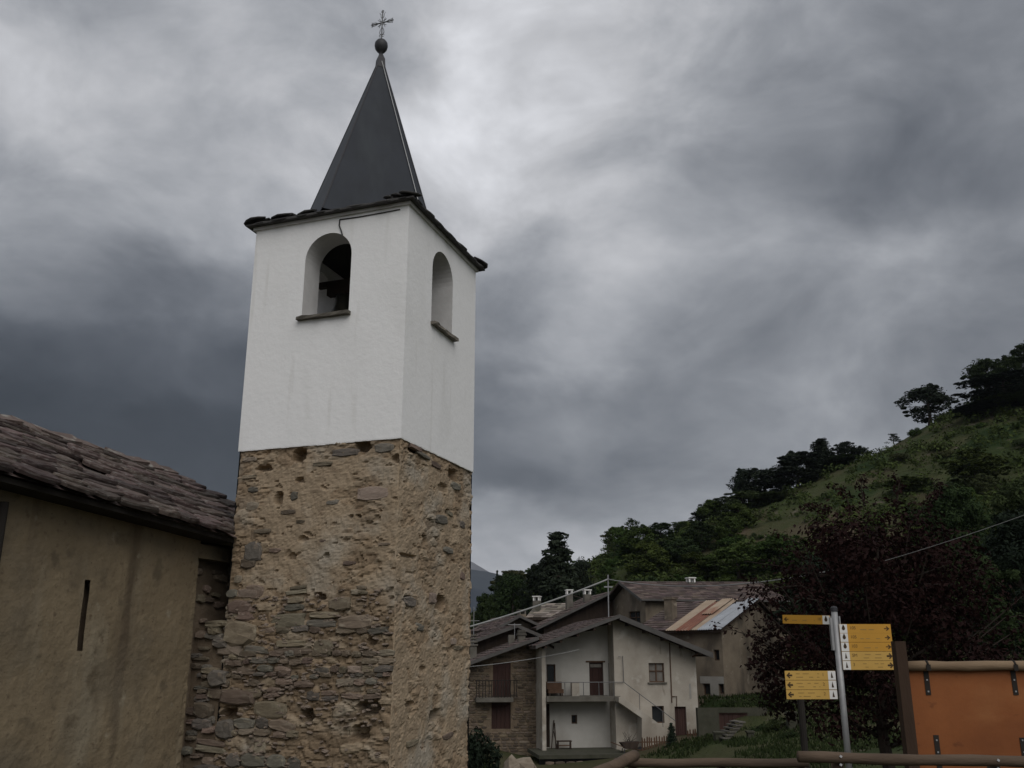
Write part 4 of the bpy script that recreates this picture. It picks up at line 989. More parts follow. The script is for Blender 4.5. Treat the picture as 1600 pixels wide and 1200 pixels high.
def slab_roof(p00, p10, p11, p01, rows, sw, rng, th=.05):
    """courses of overlapping slabs on the quad eaveL, eaveR, ridgeR, ridgeL"""
    mb = MB(); p00, p10, p11, p01 = map(Vector, (p00, p10, p11, p01))
    nrm = (p10 - p00).cross(p01 - p00).normalized()
    if nrm.z < 0: nrm = -nrm
    for r_ in range(rows):
        t = r_ / rows; a = p00.lerp(p01, t); b = p10.lerp(p11, t); a2 = p00.lerp(p01, min(1, t + 1.35 / rows)); b2 = p10.lerp(p11, min(1, t + 1.35 / rows))
        L = (b - a).length; x = -rng.uniform(0, sw * .4)
        while x < L:
            w_ = sw * rng.uniform(.65, 1.35); u0, u1 = max(0, x) / L, min(L, x + w_ * .985) / L; x += w_
            if u1 <= u0: continue
            lift = nrm * rng.uniform(.0, .03); dn = (a - a2).normalized() * rng.uniform(-.05, .06)
            lo0, lo1, hi0, hi1 = a.lerp(b, u0) + dn, a.lerp(b, u1) + dn * .7, a2.lerp(b2, u0), a2.lerp(b2, u1)
            k = nrm * th; n0 = len(mb.V)
            mb.add([lo0 + lift + k * .4, lo1 + lift + k * .4, hi1 + k * .1, hi0 + k * .1, lo0 + lift + k * 1.5, lo1 + lift + k * 1.5, hi1 + k * .9, hi0 + k * .9], [(3,2,1,0),(4,5,6,7),(0,1,5,4),(1,2,6,5),(2,3,7,6),(3,0,4,7)])
            v = rng.uniform(.6, 1.4); tones(mb, n0, (v, v * rng.uniform(.92, 1.02), v * rng.uniform(.9, 1.04)))
    return mb
def deck(p00, p10, p11, p01, th=.14):
    p = [Vector(q) for q in (p00, p10, p11, p01)]; return MB().prism(p, (0, 0, -th))
def rubble(x0, x1, z0, z1, f, rng, excl=(), hs=(.10, .22), src=None, dep=.05):
    mb = MB(); z = z0
    while z < (z1 if not callable(z1) else 99):
        h = rng.uniform(*hs); x = x0 - rng.uniform(0, .2)
        if callable(z1) and z > max(z1(x0), z1(x1)): break
        while x < x1:
            w_ = h * rng.uniform(1.4, 3.8); c = x + w_ / 2; zt_ = z1(c) if callable(z1) else z1
            if x > x0 - .05 and x + w_ < x1 + .05 and z + h < zt_ and not any(e[0] - w_ / 2 < c < e[1] + w_ / 2 and e[2] - h < z < e[3] for e in excl):
                s = rng.choice(src); n0 = len(mb.V)
                mb.add([f(c + v.co.x * w_ * .97, v.co.y * dep, z + h / 2 + v.co.z * h * .95) for v in s.vertices], [tuple(p.vertices) for p in s.polygons])
                v = rng.uniform(.55, 1.45); tones(mb, n0, (v, v * rng.uniform(.95, 1.02), v * rng.uniform(.88, 1.02)))
            x += w_ + .02
        z += h + .012
    return mb
def window(t, parent, a0, a1, b0, b1, f, depth=.16, frame='brown_wood', pane='glass', cross=True, fw=.06, name='window'):
    fm = MB(); g_ = lambda x, d, z: f(x, d, z)
    def bar(xa, xb, za, zb, d0=depth - .05, d1=depth + .02):
        c = [g_(x, d, z) for z in (za, zb) for d in (d0, d1) for x in (xa, xb)]; fm.add(c, [(0,2,3,1),(4,5,7,6),(0,1,5,4),(2,6,7,3),(0,4,6,2),(1,3,7,5)])
    bar(a0, a0 + fw, b0, b1); bar(a1 - fw, a1, b0, b1); bar(a0 + fw, a1 - fw, b1 - fw, b1); bar(a0 + fw, a1 - fw, b0, b0 + fw)
    if cross:
        c = (a0 + a1) / 2; bar(c - fw * .6, c + fw * .6, b0 + fw, b1 - fw, depth - .045); zc = b0 + (b1 - b0) * .58; bar(a0 + fw, c - fw * .6, zc - .03, zc + .03); bar(c + fw * .6, a1 - fw, zc - .03, zc + .03)
    w_ = t.part(name, fm, frame, parent)
    t.part('pane', MB().add([g_(a0, depth, b0), g_(a1, depth, b0), g_(a1, depth, b1), g_(a0, depth, b1)], [(0, 1, 2, 3)]), pane, w_)
    return w_
def door(t, parent, a0, a1, b0, b1, f, m='brown_wood', depth=.18, planks=4):
    fm = MB()
    for (xa, xb, za, zb) in ((a0, a0 + .07, b0, b1), (a1 - .07, a1, b0, b1), (a0 + .07, a1 - .07, b1 - .08, b1)):
        c = [f(x, d, z) for z in (za, zb) for d in (depth - .06, depth + .02) for x in (xa, xb)]; fm.add(c, [(0,2,3,1),(4,5,7,6),(0,1,5,4),(2,6,7,3),(0,4,6,2),(1,3,7,5)])
    d_ = t.part('door', fm, m, parent); w_ = (a1 - a0 - .14) / planks
    for k in range(planks):
        x = a0 + .07 + k * w_; c = [f(xx, d, z) for z in (b0, b1 - .08) for d in (depth - .01 - .012 * (k % 2), depth + .03) for xx in (x + .006, x + w_ - .006)]
        t.part('plank', MB().add(c, [(0,2,3,1),(4,5,7,6),(0,1,5,4),(2,6,7,3),(0,4,6,2),(1,3,7,5)]), m, d_)
    return d_
def chimney(t, parent, x, y, z0, z1, w_=.5, m='far_stone', capm='concrete', slots=True, label=None):
    mb = MB().box(x - w_/2, x + w_/2, y - w_/2, y + w_/2, z0, z1 - .42); c = t.part('chimney', mb, m, parent, label=label)
    q = MB()
    for sx in (-1, 1):
        for sy in (-1, 1): q.box(x + sx * w_ * .38 - .06, x + sx * w_ * .38 + .06, y + sy * w_ * .38 - .06, y + sy * w_ * .38 + .06, z1 - .42, z1 - .1)
    q.box(x - w_ * .58, x + w_ * .58, y - w_ * .58, y + w_ * .58, z1 - .1, z1 - .02)
    # one cap carried on corner props
    t.part('chimney_cap', q, capm, parent); return c
vr = random.Random(41)

# --- main gabled house
H = Thing('gabled_house', 'pale plastered gabled house with a loggia balcony and outside stair', 'house', at(968, 1080, 56.2).x, 56.2, -6.0, rad(8))
ap = H.hit(968, 962, -1.); le = H.hit(837, 1010, -1.); re = H.hit(1114, 1022, -1.)
def roofz(x, d=0.):
    return (ap[1] + (le[1] - ap[1]) * (ap[0] - x) / (ap[0] - le[0])) if x < ap[0] else (ap[1] + (re[1] - ap[1]) * (x - ap[0]) / (re[0] - ap[0]))
hx = lambda px, py, y=0.: H.hit(px, py, y)
def rect(t, px0, py0, px1, py1, y=0.):
    a = t.hit((px0 + px1) / 2, py0, y); b = t.hit((px0 + px1) / 2, py1, y); l = t.hit(px0, (py0 + py1) / 2, y)[0]; r_ = t.hit(px1, (py0 + py1) / 2, y)[0]; return (l, r_, b[1], a[1])
fF = lambda x, d, z: (x, d, z); LY = 1.35; fL = lambda x, d, z: (x, LY + d, z)
xL, xM, xR = hx(847, 1100)[0], hx(961, 1090)[0], hx(1090, 1090)[0]
wW1 = rect(H, 1014, 1036, 1038, 1066); wW2 = rect(H, 1019, 1103, 1038, 1130); wD = rect(H, 1055, 1104, 1073, 1152)
mb = MB(); wall(mb, xM, xR, -6., lambda x: roofz(x) - .18, [wW1, wW2, wD], fF, .45, [ap[0]])
mb.box(xR - .45, xR, .45, 10, -6, roofz(xR) - .25); mb.box(xM, xM + .3, .45, LY, -6, roofz(xM) - .2)
hw = H.part('front_wall', mb, 'house_plaster')
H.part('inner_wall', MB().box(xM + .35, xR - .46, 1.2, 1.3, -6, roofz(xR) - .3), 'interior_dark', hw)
wl1 = rect(H, 854, 1038, 868, 1067, LY); wdl = rect(H, 921, 1035, 943, 1088, LY); wsm = rect(H, 893, 1117, 902, 1131, LY); wlo = rect(H, 853, 1100, 859, 1168, LY)
mb = MB(); wall(mb, xL + .25, xM - .002, -6., lambda x: roofz(x) - .2, [wl1, wdl, wsm, wlo], fL, .4)
lw = H.part('loggia_wall', mb, 'loggia_plaster')
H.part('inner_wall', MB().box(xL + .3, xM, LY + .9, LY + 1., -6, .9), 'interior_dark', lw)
H.part('corner_wall', MB().box(xL, xL + .22, -.02, 10, -6, roofz(xL + .1) - .2), 'house_plaster')
window(H, hw, *wW1, fF, pane='curtain'); H.part('window_sill', MB().box(wW1[0] - .1, wW1[1] + .12, -.09, .1, wW1[2] - .08, wW1[2] - .005), 'concrete', hw)
window(H, hw, *wW2, fF, cross=False, depth=.25); door(H, hw, *wD, fF, 'red_wood')
window(H, lw, *wl1, fL, cross=False); window(H, lw, *wsm, fL, cross=False, depth=.2)
dr = door(H, lw, *wdl, fL, 'red_wood'); H.part('door_lintel', MB().box(wdl[0] - .2, wdl[1] + .12, LY - .04, LY + .03, wdl[3], wdl[3] + .09), 'brown_wood', lw)
H.part('transom', MB().box(wdl[0] + .09, wdl[1] - .09, LY + .10, LY + .115, wdl[3] - .28, wdl[3] - .1), 'curtain', dr)
door(H, lw, *wlo, fL, 'dark_wood', planks=2)
sx = hx(953, 1060, LY - .02)[0]; H.part('gap_strip', MB().box(sx - .07, sx + .07, LY - .06, LY - .004, hx(953, 1087, LY)[1], hx(953, 1036, LY)[1]), 'interior_dark', lw)
xs1 = hx(967, 1092)[0]; zs1, zs0 = hx(900, 1088)[1], hx(900, 1096)[1]
bal = H.part('balcony_slab', MB().box(xL + .24, xs1 - .4, -.15, LY - .002, zs0, zs1).box(xs1 - .4, xs1 + .05, -.15, -.005, zs0, zs1), 'concrete')
H.part('corbel', MB().box(xs1 - .2, xs1 + .03, -.14, -.01, zs0 - .28, zs0 - .003), 'pale_patch', bal)
zr = hx(900, 1066)[1]; rx0, rx1 = hx(855, 1066)[0], hx(974, 1066)[0]
rail = H.part('balcony_railing', MB().tube([(rx0, -.1, zr), (rx1, -.1, zr)], .022, 6).tube([(rx1, -.1, zr), (rx1 - .02, -.1, hx(972, 1025)[1]), (rx1 - .28, -.1, hx(966, 1026)[1])], .02, 6), 'wrought_iron', bal)
for px in (882, 911, 935, 958):
    x = hx(px, 1070)[0]; H.part('baluster', MB().tube([(x, -.1, zs1), (x, -.1, zr)], .02, 6), 'wrought_iron', rail)
# outside stair: solid flank with the void under its head
SY = -1.05; sp_ = lambda px, py: (H.hit(px, py, SY)[0], SY, H.hit(px, py, SY)[1])
H.part('stair_flank', MB().prism([sp_(967, 1089), sp_(975, 1090), sp_(1054, 1149), sp_(1056, 1185), sp_(1003, 1185), sp_(1003, 1122), sp_(967, 1097)], (0, 1.03, 0)), 'house_plaster')
a, b = sp_(975, 1066), sp_(1055, 1126)
H.part('stair_handrail', MB().tube([a, b], .022, 6).tube([Vector(a).lerp(Vector(b), .3), Vector(a).lerp(Vector(b), .3) - Vector((0, 0, .85))], .018, 5).tube([Vector(a).lerp(Vector(b), .75), Vector(a).lerp(Vector(b), .75) - Vector((0, 0, .85))], .018, 5), 'wrought_iron')
yv = -1.0; yb = 10.5
L0, L1, A0, A1, R0, R1 = (le[0], yv, le[1]), (le[0], yb, le[1]), (ap[0], yv, ap[1]), (ap[0], yb, ap[1]), (re[0], yv, re[1]), (re[0], yb, re[1])
dl = H.part('roof', deck(L0, A0, A1, L1).prism([R0, A0, A1, R1], (0, 0, -.14)), 'dark_wood')
H.part('roof_slabs', slab_roof(L1, L0, A0, A1, 12, .6, vr), 'far_slab', dl, kind='stuff'); H.part('roof_slabs', slab_roof(R0, R1, A1, A0, 12, .6, vr), 'far_slab', dl, kind='stuff')
def fascia(p, q, h=.22, t=.05): p, q = Vector(p), Vector(q); return MB().prism([p + Vector((0, -.003, .07)), q + Vector((0, -.003, .07)), q + Vector((0, -.003, .07 - h)), p + Vector((0, -.003, .07 - h))], (0, -t, 0))
H.part('verge_board', fascia(R0, A0, .3), 'roof_edge', dl); H.part('verge_board', fascia(A0, L0, .2), 'roof_edge', dl)
for (px, py, qx, qy) in ((1082, 1026, 1100, 1018),):
    H.part('eave_brace', MB().tube([(*[hx(px, py)[0]], 0., hx(px, py)[1]), (hx(qx, qy, -.9)[0], -.9, hx(qx, qy, -.9)[1])], .05, 6), 'brown_wood', dl)
for k in range(5):
    y = .8 + k * 2.; 
rk = MB()
for f_ in (.12, .3, .5, .7, .88):
    for side in (0, 1):
        e_ = Vector(L0).lerp(Vector(A0), f_) if side == 0 else Vector(R0).lerp(Vector(A0), f_); H.part('purlin', MB().box(e_.x - .07, e_.x + .07, -.95, .0 if side else LY, e_.z - .31, e_.z - .15), 'dark_wood', dl)
pipe = [(hx(1046, 1004, -.05)[0], -.05, hx(1046, 1004, -.05)[1]), (hx(1050, 1098, -.05)[0], -.05, hx(1050, 1098, -.05)[1])]
H.part('drainpipe', MB().tube(pipe, .03, 6).tube([(pipe[1][0], -.05, hx(1050, 1088)[1]), (hx(1057, 1088)[0], -.05, hx(1057, 1088)[1]), (hx(1057, 1104)[0], -.05, hx(1057, 1104)[1])], .025, 5), 'brown_wood')
q = rect(H, 1077, 1068, 1080, 1092); H.part('plaster_patch', MB().box(q[0], q[1], -.012, .01, q[2], q[3]), 'pale_patch')
# things on and under the balcony
q = rect(H, 856, 1071, 880, 1086, .5); zf = zs1
B_ = Thing('old_sofa', 'brown old sofa stored on the balcony behind the railing', 'sofa', *(H.O + H.ex * ((q[0] + q[1]) / 2) + H.ey * .7).xy, zf, rad(8))
w_ = (q[1] - q[0]) / 2
B_.part('seat', MB().box(-w_, w_, -.35, .35, zf + .16, zf + .38), 'brown_wood'); B_.part('backrest', MB().box(-w_, w_, .2, .38, zf + .38, zf + .78), 'brown_wood')
for s_ in (-1, 1):
    for sy in (-.3, .3): B_.part('leg', MB().box(s_ * (w_ - .08) - .04, s_ * (w_ - .08) + .04, sy - .04, sy + .04, zf, zf + .16), 'dark_wood')
q = H.O + H.ex * hx(899, 1080, .5)[0] + H.ey * .6
tag(link('cupboard', MB().box(-.22, .22, -.2, .2, 0, .72).box(-.24, .24, -.22, .22, .722, .76).box(-.2, -.01, -.212, -.202, .06, .68).box(.01, .2, -.212, -.202, .06, .68).mesh('cupboard', 'house_plaster'), None, (q.x, q.y, zf + CZ), (0, 0, rad(8))), 'small pale cupboard on the balcony left of the brown door', 'cupboard')
gzL = H.hit(900, 1168, LY)[1]
q = H.O + H.ex * hx(882, 1160, .6)[0] + H.ey * .7
bn = Thing('bench', 'low plank bench against the white wall under the balcony', 'bench', q.x, q.y, gzL, rad(8))
bn.part('seat', MB().box(-.42, .42, -.16, .16, gzL + .38, gzL + .44), 'dark_wood'); bn.part('shelf', MB().box(-.38, .38, -.12, .12, gzL + .16, gzL + .2), 'brown_wood')
for s_ in (-1, 1): bn.part('leg', MB().box(s_ * .36 - .03, s_ * .36 + .03, -.14, .14, gzL, gzL + .379), 'dark_wood')
q = H.O + H.ex * hx(868, 1150, .8)[0] + H.ey * 1.0
tag(link('leaning_poles', MB().tube([(-.22, -.25, 0), (-.03, .28, 1.5)], .03, 6).tube([(.05, -.2, 0), (.0, .28, 1.35)], .035, 6).tube([(.12, -.3, 0), (-.06, .28, .9)], .025, 6).mesh('leaning_poles', 'dark_wood'), None, (q.x, q.y, gzL + CZ)), 'dark poles leaning in the corner under the balcony', 'poles')
# terrace in front of the house with its retaining wall
tx0, tx1 = H.hit(842, 1180, -2.6)[0], H.hit(968, 1180, -2.6)[0]
TE = Thing('terrace', 'grey concrete terrace before the house on a low retaining wall', 'terrace', *H.O.xy, -6.4, rad(8))
TE.part('slab', MB().box(tx0, xM + .1, -2.6, LY - .01, gzL - .2, gzL - .01), 'mossy_concrete')
TE.part('retaining_wall', MB().box(tx0 + .05, tx1, -2.55, -2.2, -6.4, gzL - .202), 'far_stone')
TE.part('stones', rubble(tx0 + .1, tx1 - .05, -6.4, gzL - .25, lambda x, d, z: (x, -2.55 + d, z), vr, (), (.15, .3), stones), 'far_stone', kind='stuff')
# ground-floor barrow
q = H.O + H.ex * H.hit(984, 1165, -1.8)[0] + H.ey * -1.8; bz0 = gzL - .1
BW = Thing('wheelbarrow', 'dark wheelbarrow heaped with twigs in front of the stair', 'wheelbarrow', q.x, q.y, bz0, rad(8))
BW.part('tray', MB().prism([(-.55, -.3, bz0 + .62), (.5, -.3, bz0 + .66), (.3, -.3, bz0 + .3), (-.3, -.3, bz0 + .3)], (0, .6, 0)), 'dark_wood')
BW.part('wheel', MB().tube([(.62, -.06, bz0 + .2), (.62, .06, bz0 + .2)], .2, 14), 'dark_metal')
for s_ in (-1, 1): BW.part('handle', MB().tube([(.6, s_ * .2, bz0 + .22), (-.3, s_ * .26, bz0 + .36), (-1., s_ * .28, bz0 + .62)], .025, 6), 'brown_wood'); BW.part('leg', MB().tube([(-.35, s_ * .24, bz0 + .3), (-.42, s_ * .26, bz0)], .025, 6), 'dark_metal')
tw = MB()
for k in range(16): a = vr.uniform(0, 6.28); tw.tube([(vr.uniform(-.3, .2), vr.uniform(-.2, .2), bz0 + .5), (math.cos(a) * .4, math.sin(a) * .2, bz0 + vr.uniform(.75, 1.2))], [.015, .006], 4)
BW.part('twigs', tw, 'bark', kind='stuff')
def picket(name, label, t, pxa, pya, pxb, pyb, y, n, h=.85):
    a = t.hit(pxa, pya, y); b = t.hit(pxb, pyb, y); F_ = Thing(name, label, 'fence', *(t.O + t.ex * a[0] + t.ey * y).xy, a[1] - h, t.ang, 'picket fences before the house')
    L = b[0] - a[0]
    for k in range(n):
        x = L * k / (n - 1); zt_ = a[1] + (b[1] - a[1]) * k / (n - 1) + vr.uniform(-.05, .05); lean = vr.uniform(-.03, .03)
        F_.part('picket', MB().prism([(x - .04, 0, zt_ - h - .3), (x + .04, 0, zt_ - h - .3), (x + .04 + lean, 0, zt_ - .08), (x + lean, 0, zt_), (x - .04 + lean, 0, zt_ - .08)], (0, .025, 0)), 'brown_wood')
    for dz in (.2, .6): F_.part('rail', MB().box(-.1, L + .1, .026, .06, a[1] - h + dz - .03, a[1] - h + dz + .03), 'brown_wood')
picket('picket_fence', 'longer wooden picket fence at the foot of the outside stair', H, 1003, 1152, 1042, 1149, -2.6, 11)
picket('picket_fence', 'short wooden picket fence at the right corner of the gabled house', H, 1075, 1140, 1094, 1138, -1.6, 6)

# --- stone house on the left
Kh = Thing('stone_house', 'rubble stone house with a small iron balcony left of the gabled house', 'house', at(800, 1080, 57.5).x, 57.5, -6.4, rad(8))
ka = Kh.hit(842, 996, -.9); kl = Kh.hit(722, 1040, -.9); kr = Kh.hit(866, 1010, -.9)
kz = lambda x: kl[1] + (ka[1] - kl[1]) * (x - kl[0]) / (ka[0] - kl[0])
kx0, kx1 = Kh.hit(718, 1100)[0], Kh.hit(845, 1100)[0]
d1 = rect(Kh, 770, 1035, 798, 1093); d2 = rect(Kh, 768, 1098, 798, 1139)
mb = MB(); wall(mb, kx0, kx1, -6.4, lambda x: kz(x) - .15, [d1, d2], fF, .4); kw = Kh.part('front_wall', mb, 'mortar')
Kh.part('stones', rubble(kx0, kx1, -6.4, lambda x: kz(x) - .2, fF, vr, [d1, d2], (.09, .2), stones, .045), 'far_stone', kw, kind='stuff')
door(Kh, kw, *d1, fF, 'red_wood', .1); door(Kh, kw, *d2, fF, 'red_wood', .15)
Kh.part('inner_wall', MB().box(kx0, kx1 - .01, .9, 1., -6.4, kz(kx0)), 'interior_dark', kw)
q = rect(Kh, 744, 1090, 802, 1097, -.7); ks = Kh.part('balcony_slab', MB().box(q[0], q[1], -.75, -.002, q[2], q[3]), 'concrete')
zr2 = Kh.hit(780, 1063, -.7)[1]; br = Kh.part('balcony_railing', MB().tube([(q[0] - .05, -.7, zr2), (q[1] + .3, -.7, zr2)], .025, 6).tube([(q[0], -.7, q[3] + .08), (q[1] + .25, -.7, q[3] + .08)], .02, 6), 'interior_dark', ks)
for k in range(14):
    x = q[0] + (q[1] + .22 - q[0]) * k / 13; Kh.part('baluster', MB().tube([(x, -.7, q[3]), (x + .03 * (-1) ** k, -.7, (q[3] + zr2) / 2), (x, -.7, zr2)], .026, 5), 'interior_dark', br)
KL0, KL1, KA0, KA1, KR0, KR1 = (kl[0], -.9, kl[1]), (kl[0], 8, kl[1]), (ka[0], -.9, ka[1]), (ka[0], 8, ka[1]), (kr[0], -.9, kr[1]), (kr[0], 8, kr[1])
kd = Kh.part('roof', deck(KL0, KA0, KA1, KL1).prism([KR0, KA0, KA1, KR1], (0, 0, -.14)), 'dark_wood')
Kh.part('roof_slabs', slab_roof(KL1, KL0, KA0, KA1, 10, .6, vr), 'far_slab', kd, kind='stuff'); Kh.part('verge_board', fascia(KA0, KL0, .2), 'roof_edge', kd)
def stacked_chimney(t, parent, px0, px1, ptop, pbot, y):
    a = t.hit(px0, (ptop + pbot) / 2, y); b = t.hit(px1, (ptop + pbot) / 2, y); zt_ = t.hit(px0, ptop, y)[1]; zb_ = t.hit(px0, pbot, y)[1]; w_ = b[0] - a[0]; c = (a[0] + b[0]) / 2
    s_ = t.part('chimney', MB().box(c - w_ * .42, c + w_ * .42, y, y + w_ * .84, zb_ - .5, zb_ + (zt_ - zb_) * .5), 'concrete', parent); n = 4
    for k in range(n):
        z0 = zb_ + (zt_ - zb_) * (.5 + .5 * k / n); q_ = t.part('cap_slab', MB().box(c - w_ * (.56 - .05 * k), c + w_ * (.56 - .05 * k), y - .08, y + w_ * .92, z0 + .04, z0 + .04 + (zt_ - zb_) * .06).box(c - w_ * .3, c + w_ * .3, y + .05, y + w_ * .7, z0, z0 + .04), 'concrete', parent)
stacked_chimney(Kh, kd, 734, 746, 990, 1030, 2.); stacked_chimney(Kh, kd, 809, 822, 984, 1003, 2.)
a = Kh.hit(795, 992, 4.); b = Kh.hit(804, 1012, 4.); Kh.part('chimney', MB().box(a[0], b[0], 4, 4.4, b[1] - .6, a[1]), 'concrete', kd)

# --- generic gable-fronted house behind
def gable_house(label, px, Y, ang, apex, left, right, depth, wallm, roofm, vo=.9, ops=(), edge='roof_edge', side_in=(.8, .8)):
    t = Thing('roof_house', label, 'house', at(px, 1000, Y).x, Y, gz(at(px, 1000, Y).x, Y) - .6, rad(ang))
    a, l, r_ = t.hit(*apex, -vo), t.hit(*left, -vo), t.hit(*right, -vo)
    zf_ = lambda x: (a[1] + (l[1] - a[1]) * (a[0] - x) / (a[0] - l[0])) if x < a[0] else (a[1] + (r_[1] - a[1]) * (x - a[0]) / (r_[0] - a[0]))
    mb = MB(); x0, x1 = l[0] + side_in[0], r_[0] - side_in[1]; rc = [rect(t, *o) for o in ops]
    wall(mb, x0, x1, t.base, lambda x: zf_(x) - .15, rc, fF, .35, [a[0]]); mb.box(x0, x0 + .3, .35, depth - .5, t.base, zf_(x0) - .2); mb.box(x1 - .3, x1, .35, depth - .5, t.base, zf_(x1) - .2)
    w_ = t.part('gable_wall', mb, wallm)
    for o in rc: window(t, w_, *o, fF, cross=False)
    l0, l1, a0, a1, r0, r1 = (l[0], -vo, l[1]), (l[0], depth, l[1]), (a[0], -vo, a[1]), (a[0], depth, a[1]), (r_[0], -vo, r_[1]), (r_[0], depth, r_[1])
    d_ = t.part('roof', deck(l0, a0, a1, l1).prism([r0, a0, a1, r1], (0, 0, -.14)), 'dark_wood')
    t.part('roof_slabs', slab_roof(l1, l0, a0, a1, 10, .55, vr), roofm, d_, kind='stuff'); t.part('roof_slabs', slab_roof(r0, r1, a1, a0, 10, .55, vr), roofm, d_, kind='stuff')
    t.part('verge_board', fascia(a0, l0, .22), edge, d_); t.part('verge_board', fascia(r0, a0, .22), edge, d_)
    return t, d_
def chim_px(t, d_, pxc, ptop, pbot, y, w_=.55, m='concrete', capm='sign_white'):
    x, zt_ = t.hit(pxc, ptop, y); _, zb_ = t.hit(pxc, pbot, y); chimney(t, d_, x, y, zb_ - 1.2, zt_, w_, m, capm)
Eh, ed_ = gable_house('dark timber gabled house in the middle of the village roofs', 950, 80, 10, (957, 924), (838, 982), (1030, 958), 9, 'dark_wood', 'far_slab')
chim_px(Eh, ed_, 889, 921, 960, 4., .55); chim_px(Eh, ed_, 917, 921, 955, 2., .6); 
Gh, gd_ = gable_house('dark gabled roof house peeping over the stone house', 790, 65, 12, (808, 977), (722, 1008), (862, 1000), 8, 'dark_wood', 'far_slab')
Jh, jd_ = gable_house('small house with a low brown roof left of the pale slab roof', 800, 80, 20, (812, 962), (770, 985), (850, 980), 6, 'old_plaster', 'far_slab')
chim_px(Jh, jd_, 815, 952, 975, 1.5, .6, 'old_plaster', 'concrete')

# --- house with the long slate roof
Bo = at(1008, 940, 74.); Bh = Thing('slate_roof_house', 'grey house with a long slate roof and gable to the left', 'house', Bo.x, 74., gz(Bo.x, 74.) - 3., rad(17))
def wpt(t, x, y): return t.O + t.ex * x + t.ey * y
def zat(t, x, y, py):       # height at which local point (x, y) shows on pixel row py
    p = wpt(t, x, y); lo, hi = -20., 60.
    for _ in range(50):
        m_ = (lo + hi) / 2; f_ = p.y * cP + m_ * sP; yy = 600 - FPX * (m_ * cP - p.y * sP) / f_
        lo, hi = (m_, hi) if yy > py else (lo, m_)
    return lo
ze_ = zat(Bh, 0, -.6, 937); zr_ = zat(Bh, -.6, 3.6, 909); BL = 12.5
e0, e1, r0, r1, f0, f1 = (-.6, -.6, ze_), (BL, -.6, ze_ + .1), (-.6, 3.6, zr_), (BL, 3.6, zr_ + .25), (-.6, 8., ze_ - .3), (BL, 8., ze_ - .3)
bd_ = Bh.part('roof', deck(e0, e1, r1, r0).prism([f0, f1, r1, r0], (0, 0, -.14)), 'dark_wood')
Bh.part('roof_slabs', slab_roof(e0, e1, r1, r0, 12, .62, vr, .045), 'far_slab', bd_, kind='stuff'); Bh.part('roof_slabs', slab_roof(f1, f0, r0, r1, 8, .62, vr), 'far_slab', bd_, kind='stuff')
mb = MB(); bw_ = (1.0, 3.2, ze_ - 1.9, ze_ - .75)
wall(mb, 0, 7.4, Bh.base, lambda y: (ze_ + (zr_ - ze_) * (y + .6) / 4.2 if y < 3.6 else zr_ + (ze_ - .3 - zr_) * (y - 3.6) / 4.4) - .15, [bw_], lambda y, d, z: (d, y, z), .4, [3.6])
mb.box(.4, BL - .4, 0, .4, Bh.base, ze_ - .02); mb.box(BL - .4, BL - .002, .0, 7.4, Bh.base, ze_ - .3)
gw = Bh.part('wall', mb, 'old_plaster'); window(Bh, gw, *bw_, lambda y, d, z: (d, y, z), cross=True)
Bh.part('verge_board', MB().prism([(-.65, -.6, ze_ + .06), (-.65, 3.6, zr_ + .06), (-.65, 3.6, zr_ - .16), (-.65, -.6, ze_ - .16)], (.045, 0, 0)), 'roof_edge', bd_)
Bh.part('gutter', MB().tube([(-.6, -.66, ze_ - .05), (BL, -.66, ze_ + .05)], .07, 8), 'roof_edge', bd_)
x_, _ = Bh.hit(1079, 905, 3.2); chimney(Bh, bd_, x_, 3.2, zr_ - 1., zat(Bh, x_, 3.2, 902), .6, 'concrete', 'sign_white')

# --- small house with the pale slab roof
Do = at(829, 968, 84.); Dh = Thing('pale_roof_house', 'small house with a pale stone slab roof behind the middle chimneys', 'house', Do.x, 84., gz(Do.x, 84.) - 1., rad(-18))
dze, dzr = zat(Dh, 0, -.4, 966), zat(Dh, .2, 3., 944)
dd_ = Dh.part('roof', MB().prism([(-.3, -.4, dze), (3.1, -.4, dze), (3.1, 3., dzr), (-.3, 3., dzr)], (0, 0, -.14)).prism([(-.3, 6.4, dze), (3.1, 6.4, dze), (3.1, 3., dzr - .002), (-.3, 3., dzr - .002)], (0, 0, -.14)), 'dark_wood')
Dh.part('roof_slabs', slab_roof((-.3, -.4, dze), (3.1, -.4, dze), (3.1, 3., dzr), (-.3, 3., dzr), 8, .6, vr, .07), 'far_pale_slab', dd_, kind='stuff')
mb = MB(); wall(mb, 0, 2.9, Dh.base, lambda x: dze - .12, [], fF, .3); mb.box(0, .3, .3, 6, Dh.base, dze - .14); mb.box(2.6, 2.9, .3, 6, Dh.base, dze - .14); Dh.part('wall', mb, 'old_plaster')
x_, _ = Dh.hit(839, 940, 1.2); chimney(Dh, dd_, x_, 1.2, dze - .5, zat(Dh, x_, 1.2, 931), .6, 'concrete', 'sign_white')
